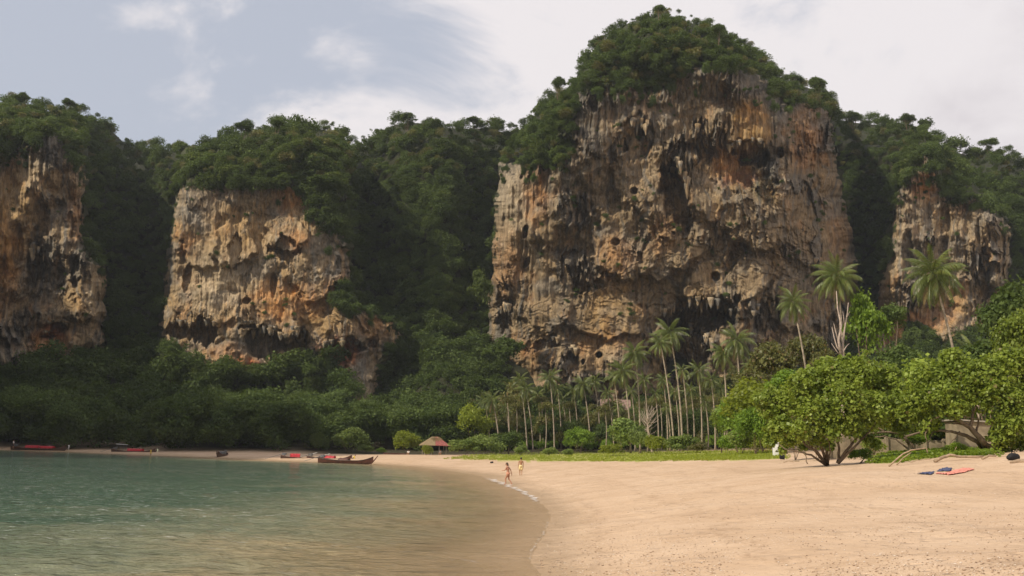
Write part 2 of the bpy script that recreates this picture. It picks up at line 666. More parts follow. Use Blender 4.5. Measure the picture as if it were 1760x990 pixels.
GRASS_POLY = [(760, 789), (800, 783), (850, 779), (900, 778), (1340, 774), (1350, 788), (1300, 790), (1200, 792), (1100, 793), (1000, 793), (900, 793), (850, 791)]
VINE_POLY = [(1500, 797), (1530, 781), (1560, 770), (1600, 764), (1690, 764), (1700, 784), (1620, 786), (1570, 790), (1540, 796)]

ang_in = np.linspace(R(-33), R(33), 560)
ang = np.concatenate([np.linspace(R(-180), R(-34), 60), ang_in, np.linspace(R(34), R(178), 60)])
fine = -CAMZ * 1.0 / np.linspace(-0.40, -0.0085, 330)      # radii even in depression angle
rad = np.concatenate([[0.0, 1.5, 3.5, 5.0], fine[fine > 6], np.geomspace(320, 3000, 12)])
AA, RR = np.meshgrid(ang, rad)
TX, TY = RR * np.sin(AA), RR * np.cos(AA)
TZ = terrain(TX, TY)
me = mesh_np('beach', np.stack([TX, TY, TZ], -1), grid_faces(len(rad), len(ang), True)[:, ::-1], True)
gu, gv = proj(np.stack([TX, TY, TZ], -1))
gm = (inpoly(GRASS_POLY, gu + 6 * fbm(TX / 4, TY / 4, 3, 2), gv + 1.6 * fbm(TX / 3, TY / 3, 3, 3)) | inpoly(VINE_POLY, gu, gv)) & (TY > 25)
sdt = shore_dist(TX, TY)
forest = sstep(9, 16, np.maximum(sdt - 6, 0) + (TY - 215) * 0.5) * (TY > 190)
add_float(me, 'grass', gm.astype(float))
add_float(me, 'forest', forest)
add_float(me, 'sd', sdt)
m = bpy.data.materials.new('sand')
m.use_nodes = True
t = NT(m.node_tree)
b = t.n['Principled BSDF']
geo = t.new('ShaderNodeNewGeometry')
pos = geo.outputs['Position']
sepz = t.new('ShaderNodeSeparateXYZ')
t.link(pos, sepz.inputs[0])
n1 = t.noise(pos, 0.25, 5, 0.6)
n2 = t.noise(pos, 5.0, 6, 0.7)
n3 = t.noise(pos, 22.0, 4, 0.7)
c = t.mix(t.rng(n1, 0.3, 0.7), (0.505, 0.355, 0.232), (0.580, 0.425, 0.292))
c = t.mix(t.rng(n2, 0.52, 0.78, 0, 0.55), c, (0.36, 0.23, 0.13))
c = t.mix(t.rng(n3, 0.62, 0.8, 0, 0.6), c, (0.22, 0.14, 0.08))
vor = t.new('ShaderNodeTexVoronoi')
vor.inputs['Scale'].default_value = 9.0
t.link(pos, vor.inputs['Vector'])
c = t.mix(t.math('MULTIPLY', t.math('LESS_THAN', vor.outputs['Distance'], 0.16), t.rng(t.noise(pos, 0.6, 3), 0.42, 0.6, 0, 0.8)), c, (0.72, 0.62, 0.52))
tide = t.math('ADD', sepz.outputs[2], t.math('MULTIPLY', t.math('SUBTRACT', t.noise(pos, 0.22, 4, 0.6), 0.5), 0.5))
band = t.math('SUBTRACT', 1.0, t.math('MULTIPLY', t.math('ABSOLUTE', t.math('SUBTRACT', t.math('FRACT', t.math('MULTIPLY', tide, 2.1)), 0.5)), 9.0), clamp=True)
c = t.mix(t.math('MULTIPLY', band, t.rng(n2, 0.45, 0.6, 0, 0.5)), c, (0.27, 0.17, 0.10))
c = t.mix(t.rng(t.noise(pos, 0.9, 5, 0.65), 0.5, 0.68, 0, 0.35), c, (0.37, 0.25, 0.155))
wn = t.math('ADD', sepz.outputs[2], t.math('MULTIPLY', t.math('SUBTRACT', t.noise(pos, 0.5, 3), 0.5), 0.12))
wet = t.rng(wn, 0.0, 0.30, 1.0, 0.0)
c = t.mix(t.math('MULTIPLY', wet, 0.6), c, (0.36, 0.245, 0.135))
ga = t.new('ShaderNodeAttribute', attribute_name='grass')
fa = t.new('ShaderNodeAttribute', attribute_name='forest')
gcol = t.mix(t.noise(pos, 1.2, 5, 0.6), (0.26, 0.30, 0.04), (0.42, 0.40, 0.12))
c = t.mix(t.math('MULTIPLY', ga.outputs['Fac'], 0.9), c, gcol)
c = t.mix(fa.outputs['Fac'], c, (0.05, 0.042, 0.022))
t.link(c, b.inputs['Base Color'])
t.link(t.rng(wet, 0, 1, 0.92, 0.35), b.inputs['Roughness'])
b.inputs['Specular IOR Level'].default_value = 0.25
bp = t.new('ShaderNodeBump')
bp.inputs['Strength'].default_value = 0.7
bp.inputs['Distance'].default_value = 0.05
fv = t.new('ShaderNodeTexVoronoi', feature='SMOOTH_F1')
fv.inputs['Scale'].default_value = 2.3
t.link(pos, fv.inputs['Vector'])
foot = t.math('MULTIPLY', t.rng(fv.outputs['Distance'], 0.05, 0.30, 0.0, 0.6), t.rng(t.noise(pos, 0.35, 3), 0.45, 0.58))
h = t.math('ADD', t.math('MULTIPLY', n2, 1.0), t.math('ADD', t.math('MULTIPLY', n3, 0.35), t.math('ADD', t.math('MULTIPLY', t.noise(pos, 1.9, 4, 0.6), 2.6), t.math('MULTIPLY', foot, 3.2))))
t.link(h, bp.inputs['Height'])
t.link(bp.outputs[0], b.inputs['Normal'])
MT['sand'] = m
tag(link('beach', me, m), 'broad tan sand beach sloping down to the green water', 'beach', kind='structure')

# ------------------------------------------------------------------ water
frow = -CAMZ * 1.0 / np.linspace(-0.40, -0.0115, 420)
radw = np.concatenate([[0.0, 2.0, 4.0, 5.5], frow[frow > 6], np.geomspace(235, 2990, 12)])
AW, RW = np.meshgrid(ang, radw)
WX, WY = RW * np.sin(AW), RW * np.cos(AW)
TB = terrain(WX, WY)
calm = sstep(0.0, 0.45, -TB)
wz = 0.06 * fbm(WX / 2.6 + WY / 9, WY / 1.5, 3, 21) + 0.045 * ridge(WX / 1.5 + WY / 7, WY / 0.8, 2, 23) * (RW < 90) + 0.05 * perlin(WX / 9, WY / 4.5, 31)
WZ = wz * (0.12 + 0.88 * calm) * np.clip(60 / np.maximum(RW, 60), 0.3, 1)
wme = mesh_np('sea', np.stack([WX, WY, WZ], -1), grid_faces(len(radw), len(ang), True)[:, ::-1], True)
add_float(wme, 'depth', np.clip(-TB, 0, 6))
m = bpy.data.materials.new('sea water')
m.use_nodes = True
t = NT(m.node_tree)
b = t.n['Principled BSDF']
geo = t.new('ShaderNodeNewGeometry')
pos = geo.outputs['Position']
da = t.new('ShaderNodeAttribute', attribute_name='depth')
pn = t.noise(t.mapping(pos, (0.5, 1, 1)), 0.12, 4, 0.6)
dd = t.math('MULTIPLY', da.outputs['Fac'], t.rng(pn, 0.3, 0.7, 0.75, 1.3))
wcol = t.ramp(t.math('DIVIDE', dd, 3.0), [(0.0, (0.44, 0.31, 0.16)), (0.07, (0.35, 0.265, 0.14)), (0.16, (0.185, 0.195, 0.115)), (0.34, (0.052, 0.098, 0.052)), (1.0, (0.022, 0.058, 0.033))])
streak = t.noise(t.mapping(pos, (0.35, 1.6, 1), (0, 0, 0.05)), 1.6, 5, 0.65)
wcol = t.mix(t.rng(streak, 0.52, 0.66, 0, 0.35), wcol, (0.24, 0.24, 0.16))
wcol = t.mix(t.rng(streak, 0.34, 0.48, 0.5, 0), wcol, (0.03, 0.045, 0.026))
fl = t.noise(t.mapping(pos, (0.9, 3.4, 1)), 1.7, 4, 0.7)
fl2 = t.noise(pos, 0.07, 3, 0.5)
painted_glint = t.math('MULTIPLY', t.rng(fl, 0.59, 0.66, 0, 0.8), t.math('MULTIPLY', t.rng(fl2, 0.36, 0.54), t.rng(da.outputs['Fac'], 0.1, 0.7)))
wcol = t.mix(painted_glint, wcol, (0.7, 0.72, 0.66))  # pale sun glints on the ripples, painted into the water colour
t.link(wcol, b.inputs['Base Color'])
b.inputs['Roughness'].default_value = 0.10
b.inputs['IOR'].default_value = 1.33
b.inputs['Specular IOR Level'].default_value = 0.5
t.link(t.rng(da.outputs['Fac'], 0.0, 0.40, 0.22, 1.0), b.inputs['Alpha'])
bp = t.new('ShaderNodeBump')
bp.inputs['Strength'].default_value = 1.0
bp.inputs['Distance'].default_value = 0.17
hh = t.math('ADD', t.math('ADD', t.noise(t.mapping(pos, (0.7, 1.6, 1)), 1.5, 5, 0.62), t.math('MULTIPLY', t.noise(t.mapping(pos, (0.6, 1.8, 1)), 3.2, 3, 0.6, 0.4), 0.7)), t.math('MULTIPLY', t.noise(t.mapping(pos, (1, 1.7, 1)), 7.0, 3, 0.6), 0.3))
t.link(t.math('MULTIPLY', hh, t.rng(da.outputs['Fac'], 0, 0.4, 0.4, 1)), bp.inputs['Height'])
t.link(bp.outputs[0], b.inputs['Normal'])
tag(link('sea', wme, m), 'shallow bay water, green offshore and sandy brown at the edge', 'sea', kind='structure')

# foam lapping along the waterline
m = bpy.data.materials.new('foam')
m.use_nodes = True
t = NT(m.node_tree)
b = t.n['Principled BSDF']
b.inputs['Base Color'].default_value = (0.82, 0.80, 0.78, 1)
b.inputs['Roughness'].default_value = 0.6
geo = t.new('ShaderNodeNewGeometry')
at = t.new('ShaderNodeAttribute', attribute_name='edge')
nz = t.noise(geo.outputs['Position'], 2.2, 7, 0.72)
t.link(t.rng(t.math('ADD', t.math('ADD', t.math('MULTIPLY', nz, 0.7), 0.15), at.outputs['Fac']), 0.66, 1.0, 0.0, 0.75), b.inputs['Alpha'])
MT['foam'] = m


def foam_strip(pts_uv, width, strength, label):
    """a thin lace of foam following the waterline"""
    pp = []
    for (u0, v0), (u1, v1) in zip(pts_uv[:-1], pts_uv[1:]):
        n = 24
        for k in range(n):
            s = k / n
            pp.append(water_pt(u0 + (u1 - u0) * s, v0 + (v1 - v0) * s)[:2])
    pp = np.array(pp)
    d = np.gradient(pp, axis=0)
    d /= np.linalg.norm(d, axis=1)[:, None]
    nrm = np.stack([d[:, 1], -d[:, 0]], 1)
    wob = 0.45 * perlin(pp[:, 0] * 0.8 + pp[:, 1] * 0.35, pp[:, 1] * 0.5, 44) * min(width, 1.0)
    cols = 9
    V, E = [], []
    for j in range(cols):
        s = j / (cols - 1)
        wloc = width * np.clip(np.hypot(pp[:, 0], pp[:, 1]) / 80.0, 0.35, 1.2)
        q = pp + nrm * ((s - 0.35) * wloc + wob * wloc)[:, None]
        z = np.maximum(terrain(q[:, 0], q[:, 1]), 0.0) + 0.035
        V.append(np.stack([q[:, 0], q[:, 1], z], 1))
        E.append(np.full(len(pp), strength * math.sin(math.pi * s) ** 0.7 - 0.12))
    V = np.stack(V, 1)
    mm = mesh_np('foam', V, grid_faces(len(pp), cols), True)
    ends = np.minimum(1, np.minimum(np.arange(len(pp)), np.arange(len(pp))[::-1]) / 45.0)
    add_float(mm, 'edge', np.stack(E, 1) * ends[:, None] - 0.25 * (1 - ends)[:, None])
    tag(link('foam', mm, MT['foam']), label, 'foam', kind='stuff')


foam_strip([(800, 813), (830, 820), (850, 826), (870, 833), (900, 845), (925, 860), (935, 868), (942, 880)], 1.0, 0.46, 'white foam lapping at the feet of the walking woman')
foam_strip([(938, 880), (945, 890), (942, 900), (935, 920), (917, 945), (910, 965), (925, 985), (935, 1000)], 0.45, 0.34, 'thin foam line where the near water meets shelly sand')
foam_strip([(700, 955), (760, 958), (810, 966), (850, 978), (870, 1000)], 0.7, 0.36, 'faint curl of foam in the brown shallows')

# ------------------------------------------------------------------ cliffs
TAN = np.array([0.295, 0.215, 0.125])
GREY = np.array([0.175, 0.162, 0.138])
PALE = np.array([0.48, 0.38, 0.25])
ORANGE = np.array([0.46, 0.22, 0.075])
RUST = np.array([0.34, 0.095, 0.035])
DARK = np.array([0.055, 0.050, 0.042])
OCHRE = np.array([0.44, 0.27, 0.10])
MOSS = np.array([0.07, 0.08, 0.035])


def blob(u, v, cu, cv, ru, rv, a=0.0, soft=0.35, seed=0):
    uu = u + 10 * fbm(u / 26, v / 26, 3, 60 + seed)
    vv = v + 10 * fbm(u / 26, v / 26, 3, 70 + seed)
    ca, sa = math.cos(R(a)), math.sin(R(a))
    x = (uu - cu) * ca + (vv - cv) * sa
    y = -(uu - cu) * sa + (vv - cv) * ca
    d = np.sqrt((x / ru) ** 2 + (y / rv) ** 2)
    return 1 - sstep(1 - soft, 1 + soft * 0.6, d)


# rock areas (no jungle) in picture coordinates
ROCK = [
    [(856, 278), (900, 282), (960, 292), (985, 270), (985, 215), (990, 160), (1060, 152), (1110, 152), (1150, 140), (1200, 118), (1240, 112), (1290, 125), (1320, 135), (1335, 168), (1375, 180), (1425, 185),
     (1434, 260), (1452, 340), (1470, 400), (1476, 470), (1480, 560), (1480, 800), (905, 800), (900, 655), (862, 640), (834, 590), (838, 540), (848, 440)],
    [(306, 322), (350, 318), (420, 322), (500, 318), (520, 330), (540, 372), (575, 395), (598, 430), (604, 476), (575, 486), (578, 520), (600, 545), (632, 530), (645, 545), (690, 575), (692, 592), (660, 600), (650, 640),
     (640, 700), (618, 705), (596, 660), (580, 620), (530, 600), (505, 610), (430, 640), (350, 632), (330, 615), (276, 582), (280, 520), (292, 420)],
    [(-240, 280), (0, 280), (30, 262), (62, 250), (78, 212), (100, 222), (112, 262), (130, 285), (148, 300), (142, 340), (140, 430), (160, 455), (184, 465), (186, 540), (176, 600), (130, 602), (90, 622), (60, 640), (40, 618), (0, 640), (-240, 640)],
    [(1590, 262), (1606, 300), (1618, 345), (1690, 345), (1700, 356), (1735, 390), (1738, 530), (1725, 540), (1690, 575), (1690, 590), (1640, 606), (1560, 600), (1530, 640), (1505, 620), (1495, 560), (1508, 500), (1530, 440), (1545, 330), (1575, 280)],
]


TOWERS = []


def tower(name, label, L, Rr, top, vb, y0, step=1.55, caves=(), paints=(), smooth=(), strata=(), seed=0, wrapL=35, wrapR=35, drip=0.85, greytop=90, tint=1.0, bulge=7.0, slabs=(), toplean=34, fine_amp=1.0):
    """one limestone tower: a relief that turns away at both flanks and at the top"""
    vt_min = min(p[1] for p in top)
    vs_all = [p[0] for p in L] + [p[0] for p in Rr]
    um = (min(p[1] for p in L) + 0.0, max(p[1] for p in Rr) + 0.0)
    nc = int((um[1] - um[0]) / step)
    nr = int((vb - vt_min) / step)
    s = np.linspace(0, 1, nc)[None, :]
    tt = np.linspace(0, 1, nr)[:, None]
    us = um[0] + (um[1] - um[0]) * s
    vt = pl(top, us) + 4 * fbm(us / 12, us * 0, 3, seed)
    v = vt + (vb - vt) * tt
    uL = pl(L, v) + 6.5 * fbm(v / 38, v * 0 + 3, 5, seed + 1)
    uR = pl(Rr, v) + 6.5 * fbm(v / 22, v * 0 + 8, 4, seed + 2)
    u = uL + (uR - uL) * s
    vv_top = v - vt
    eL = u - uL
    eR = uR - u
    y = y0(u, v) if callable(y0) else np.full(u.shape, float(y0))

    def wr(e, w, dep):
        q = np.clip(1 - e / w, 0, 1)
        return dep * (1 - np.sqrt(np.maximum(1 - q * q, 0)))
    y = y + wr(eL, wrapL, 22) + wr(eR, wrapR, 22) + wr(vv_top, 50, toplean)
    # relief
    sm = np.zeros(u.shape)
    for cu, cv, ru, rv, *a in smooth:
        sm = np.maximum(sm, blob(u, v, cu, cv, ru, rv, a[0] if a else 0, 0.5, seed))
    rough = 1 - 0.85 * sm
    wu = u + 14 * fbm(u / 60, v / 80, 3, seed + 4)
    wv = v + 14 * fbm(u / 50, v / 60, 3, seed + 5)
    rel = bulge * fbm(u / 95, v / 120, 4, seed + 6)
    flz = 0.60 + 0.55 * sstep(60, -40, vv_top - 130 - 60 * fbm(u / 60, v * 0, 2, seed + 46))
    flz = np.maximum(flz, 0.9 * sm) * fine_amp
    wf = u + 5 * fbm(u / 40, v / 130, 3, seed + 44)
    rel = rel + flz * (1.4 * (ridge(wf / 24, v / 260, 2, seed + 7)) + 0.8 * ridge(wf / 8, v / 150, 2, seed + 8) + 0.4 * ridge(wf / 3.6, v / 80, 2, seed + 18))
    rel = rel + 1.7 * np.abs(fbm((u + 0.5 * v) / 46, (v - 0.35 * u) / 38, 5, seed + 45)) * (0.4 + 0.6 * rough)
    mask = sstep(-0.10, 0.45, fbm(u / 95, v / 85, 3, seed + 9))
    mask2 = sstep(-0.05, 0.5, fbm(u / 60, v / 55, 3, seed + 10))
    rough = rough * (0.35 + 0.65 * np.maximum(mask, mask2))
    colj = 0.42 * perlin(wu / 6.5, v / 260, seed + 11) + 0.25 * perlin(wu / 2.8, v / 150, seed + 12)
    ph = v / 105.0 + 1.9 * fbm(u / 48, v / 150, 3, seed + 13) + colj
    fr = ph - np.floor(ph)
    rel = rel + 6.0 * drip * mask * rough * fr ** 1.6
    ph2 = v / 58.0 + 2.4 * fbm(u / 26, v / 90, 3, seed + 14) + 1.1 * colj
    fr2 = ph2 - np.floor(ph2)
    rel = rel + 1.5 * drip * mask2 * rough * fr2 ** 1.4
    rel = rel + 0.5 * rough * ridge(wu / 15, wv / 24, 4, seed + 24) + 0.5 * (0.25 + 0.75 * rough) * fbm(u / 4.0, v / 6.0, 3, seed + 15)
    for cu, cv, ru, rv, an, amp in strata:
        mk = blob(u, v, cu, cv, ru, rv, an, 0.5, seed)
        ca, sa = math.cos(R(an)), math.sin(R(an))
        yy = -(wu - cu) * sa + (wv - cv) * ca
        xx = (wu - cu) * ca + (wv - cv) * sa
        p3 = yy / 17 + 1.1 * fbm(xx / 38, yy / 24, 4, seed + 16)
        f3 = p3 - np.floor(p3)
        rel = rel * (1 - 0.35 * mk) + mk * 0.55 * amp * f3
    for cu, cv, ru, rv, an, amp in slabs:
        q = blob(u, v, cu, cv, ru, rv, an, 0.10, seed + 7)
        rel = rel * (1 - 0.35 * q) + q * amp * np.clip(0.35 + 0.65 * (v - cv + rv) / (2 * rv), 0, 1.2)
    y = y - rel
    for cu, cv, ru, rv, an, dep in caves:
        if ru < 12:
            ca, sa = math.cos(R(an)), math.sin(R(an))
            xx = (u - cu) * ca + (v - cv) * sa
            yy = -(u - cu) * sa + (v - cv) * ca
            q = 1 - sstep(0.75, 1.1, np.sqrt((xx / ru) ** 2 + (yy / rv) ** 2) + 0.12 * fbm(u / 6, v / 6, 2, seed))
        else:
            # stalactites hang into the mouth from above
            dr = 0.5 * rv * np.maximum(0, perlin(u / 5.0, u * 0, seed + 19)) + 0.25 * rv * np.maximum(0, perlin(u / 2.2, u * 0, seed + 20))
            q = blob(u, v - dr * 0.7, cu, cv, ru, rv, an, 0.18, seed)
        y = y + dep * q
    p = P(u, v, y)
    # colour (tint: overall tone of this tower's stone)
    big = fbm(u / 70, v / 110, 3, seed + 30)
    st = fbm(wu / 7, v / 150, 4, seed + 31)
    st2 = fbm(wu / 3.5, v / 90, 3, seed + 32)
    col = TAN[None, None] * (1 + 0.28 * fbm(u / 12, v / 16, 4, seed + 33))[..., None]

    def mixc(c, f):
        nonlocal col
        f = np.clip(f, 0, 1)[..., None]
        col = col * (1 - f) + c[None, None] * f
    mixc(PALE, sstep(0.1, 0.7, st) * 0.45)
    mixc(OCHRE, sstep(0.05, 0.6, big) * 0.30)
    mixc(ORANGE, sstep(0.25, 0.75, fbm(u / 34, v / 50, 4, seed + 34)) * 0.34)
    mixc(GREY * 1.25, sstep(0.05, 0.6, fbm(u / 60, v / 45, 4, seed + 36)) * 0.55)
    mixc(GREY, sstep(0.10, 0.6, -st + 0.5 * mask * fr - 0.4 * sm) * 0.8)
    mixc(GREY * 0.9, (1 - sstep(10, greytop, vv_top + 25 * st)) * 0.75)
    mixc(DARK, sstep(0.28, 0.75, st2 + 0.35 * st + 0.2 * big) * 0.6 * rough)
    for kind, cu, cv, ru, rv, an, amt in paints:
        cc_ = {'o': ORANGE, 'r': RUST, 'p': PALE, 'g': GREY, 'd': DARK, 'y': OCHRE, 'm': MOSS, 't': TAN}[kind]
        mixc(cc_, blob(u, v, cu, cv, ru, rv, an, 0.6, seed + 3) * amt * (0.7 + 0.5 * fbm(wu / 8, v / 26, 3, seed + 40)))
    # stalactites hanging in the mouths of the caves
    sg = random.Random(seed)
    smb = MB()
    for cu, cv, ru, rv, an, dep in caves:
        if ru < 12 or dep < 4:
            continue
        for _ in range(int(ru / 2.2)):
            a = sg.uniform(-0.95, 0.95)
            uu = cu + a * ru
            v0_ = cv - rv * math.sqrt(1 - a * a) * sg.uniform(0.6, 1.05) - 5
            ci_ = int(np.clip((uu - um[0]) / (um[1] - um[0]) * (nc - 1), 0, nc - 1))
            ri_ = int(np.argmin(np.abs(v[:, ci_] - v0_)))
            yy = float(y[ri_, ci_]) - 0.2
            ln = rv * sg.uniform(0.15, 0.6) + 3
            r0 = sg.uniform(0.25, 0.75)
            pts = [P(uu + sg.uniform(-.6, .6), v0_ + ln * q_, yy) for q_ in (0, .3, .6, .85, 1)]
            smb.tube([Vector(q_) for q_ in pts], [r0 * 1.3, r0, r0 * .75, r0 * .4, 0.05], 6)
    if smb.n:
        sme = smb.mesh('stalactites', True)
        add_color(sme, np.array([sg.choice((PALE * 0.8, TAN, GREY * 1.2)) for _ in range(smb.n // 6)]).repeat(6, 0))
        tag(link('stalactites', sme, MT['rock']), 'stalactites hanging from the cave mouths of the ' + label.split(' with')[0].split(' streaked')[0], 'stalactites', kind='stuff')
    soil = np.ones(u.shape, bool)
    for pgon in ROCK:
        soil &= ~inpoly(pgon, u + 9 * fbm(u / 9, v / 9, 2, 50), v + 12 * fbm(u / 9, v / 12, 2, 51))
    mixc(np.array([0.035, 0.045, 0.018]), soil * 0.9)
    # mesh plus side walls running back
    bk = 45.0
    lft = CC + (p[:, 3:4] - CC) * (1 + bk / 270)
    rgt = CC + (p[:, -4:-3] - CC) * (1 + bk / 270)
    p2 = np.concatenate([lft, p, rgt], 1)
    c2 = np.concatenate([col[:, :1], col, col[:, -1:]], 1)
    tp = CC + (p2[4:5] - CC) * (1 + bk / 270) - np.array([0, 0, 6.0])
    p2 = np.concatenate([tp, p2], 0)
    c2 = np.concatenate([c2[:1], c2], 0)
    mm = mesh_np(name, p2, grid_faces(p2.shape[0], p2.shape[1])[:, ::-1], False)
    add_color(mm, np.clip(c2 * tint, 0.01, 0.8))
    o = tag(link(name, mm, MT['rock']), label, 'cliff', kind='structure')
    TOWERS.append((L, Rr, top, vb, y, u, v))
    return o


SKYL = [(-260, 190), (-100, 175), (0, 170), (40, 163), (80, 178), (120, 175), (160, 192), (190, 207), (205, 237), (240, 240), (300, 245), (330, 247), (350, 240),
        (390, 227), (430, 214), (470, 211), (520, 206), (560, 210), (590, 220), (605, 240), (625, 243), (650, 214), (680, 200), (720, 197), (760, 205), (800, 208),
        (830, 206), (870, 214), (900, 208), (920, 182), (960, 150), (985, 132), (1000, 97), (1030, 62), (1060, 37), (1100, 22), (1140, 14), (1180, 22), (1220, 37),
        (1260, 57), (1290, 72), (1310, 92), (1330, 112), (1350, 127), (1400, 140), (1430, 155), (1434, 190), (1470, 197), (1520, 202), (1560, 200), (1590, 207),
        (1620, 242), (1660, 252), (1700, 248), (1740, 258), (1760, 265), (1860, 250), (2050, 260)]

# big tower
tower('limestone_cliff', 'tallest limestone tower with a jungle cap above the coconut grove', 
      L=[(0, 858), (276, 856), (400, 850), (560, 838), (640, 826), (760, 820)],
      Rr=[(0, 1426), (150, 1428), (180, 1430), (300, 1442), (360, 1455), (410, 1468), (500, 1474), (760, 1480)],
      top=[(820, 280), (856, 280), (890, 240), (920, 200), (960, 168), (985, 145), (1000, 112), (1030, 72), (1060, 47), (1100, 32), (1140, 25), (1180, 32), (1220, 47), (1260, 67), (1290, 82),
           (1310, 102), (1330, 122), (1350, 138), (1400, 150), (1480, 160)],
      vb=760, y0=lambda u, v: 268 + 26 * sstep(1300, 1480, u) + 14 * (1 - sstep(840, 980, u)) - 0.02 * (600 - v), step=1.35, seed=1, wrapL=26, wrapR=40, greytop=150, tint=0.80, bulge=7.5, slabs=[(1100, 290, 46, 66, 10, 5), (1075, 420, 60, 60, -20, 5), (1160, 430, 74, 34, -34, 6), (1290, 210, 50, 60, 0, 4), (1365, 260, 36, 110, 4, 5), (1400, 400, 50, 70, -10, 5), (1300, 380, 66, 50, 12, 6),
             (935, 330, 44, 90, 4, 4), (930, 500, 56, 70, 0, 4), (1040, 540, 70, 44, 8, 5), (1250, 480, 80, 40, -12, 6), (1030, 230, 40, 60, 0, 4), (1380, 520, 60, 50, 0, 5), (1215, 330, 30, 50, -15, 5), (1130, 360, 24, 60, -25, 6), (1170, 200, 60, 50, 0, 3)],
      caves=[(1290, 262, 42, 20, 22, 10), (1165, 340, 22, 62, -18, 11), (1210, 245, 14, 40, -10, 5), (1030, 610, 6, 5.5, 0, 8), (1002, 622, 3, 5, 0, 6), (1200, 545, 62, 32, -8, 13),
             (1180, 600, 48, 40, 0, 9), (903, 398, 5, 12, 10, 5), (905, 452, 5, 10, 25, 4), (985, 620, 13, 22, 0, 5), (870, 545, 14, 22, 0, 5), (1020, 175, 9, 18, 0, 3),
             (1090, 328, 7, 6, 0, 4), (1090, 240, 26, 34, -30, 4), (1320, 545, 26, 30, 0, 6), (1385, 330, 10, 22, -20, 4), (1230, 475, 8, 8, 0, 4), (1340, 262, 8, 10, 0, 6),
             (1100, 215, 10, 26, 0, 3.5), (1058, 416, 8, 7, 0, 3), (1262, 442, 12, 30, 25, 3.5), (1400, 470, 12, 26, 0, 4), (1060, 255, 13, 24, 35, 4.5), (940, 590, 20, 12, 0, 4)],
      paints=[('p', 880, 360, 36, 100, 0, 0.75), ('o', 920, 330, 26, 60, 0, 0.6), ('o', 870, 450, 30, 60, 0, 0.45), ('p', 890, 330, 20, 40, 0, 0.5), ('y', 1290, 215, 42, 50, 0, 0.95),
              ('o', 1300, 195, 22, 22, 0, 0.4), ('o', 1240, 280, 26, 36, 0, 0.6), ('o', 1385, 240, 30, 60, 0, 0.6), ('r', 1270, 305, 30, 18, 0, 0.55), ('o', 1060, 440, 40, 40, 0, 0.6),
              ('o', 1140, 400, 32, 34, 0, 0.5), ('g', 1100, 180, 110, 40, 0, 0.6), ('g', 1335, 200, 16, 80, 0, 0.7), ('o', 1040, 590, 60, 26, 0, 0.5), ('o', 910, 600, 30, 16, 0, 0.6),
              ('p', 1040, 610, 30, 26, 0, 0.5), ('o', 1440, 410, 24, 40, 0, 0.45), ('d', 1180, 320, 30, 60, -15, 0.4), ('t', 1250, 430, 200, 80, 0, 0.5), ('g', 1000, 300, 60, 90, 0, 0.5),
              ('g', 975, 440, 24, 120, 0, 0.6), ('y', 1050, 530, 60, 60, 0, 0.45), ('m', 1315, 330, 26, 22, 0, 0.6), ('d', 1230, 550, 70, 30, 0, 0.5)],
      smooth=[(880, 370, 34, 90), (1290, 215, 40, 46), (930, 520, 30, 60), (1055, 520, 34, 40), (1030, 600, 40, 30), (905, 440, 22, 40)],
      strata=[(1140, 440, 110, 80, -32, 2.4), (1100, 520, 130, 50, -14, 2.0), (1310, 420, 110, 100, 18, 1.8), (1000, 560, 120, 60, 6, 1.4)])
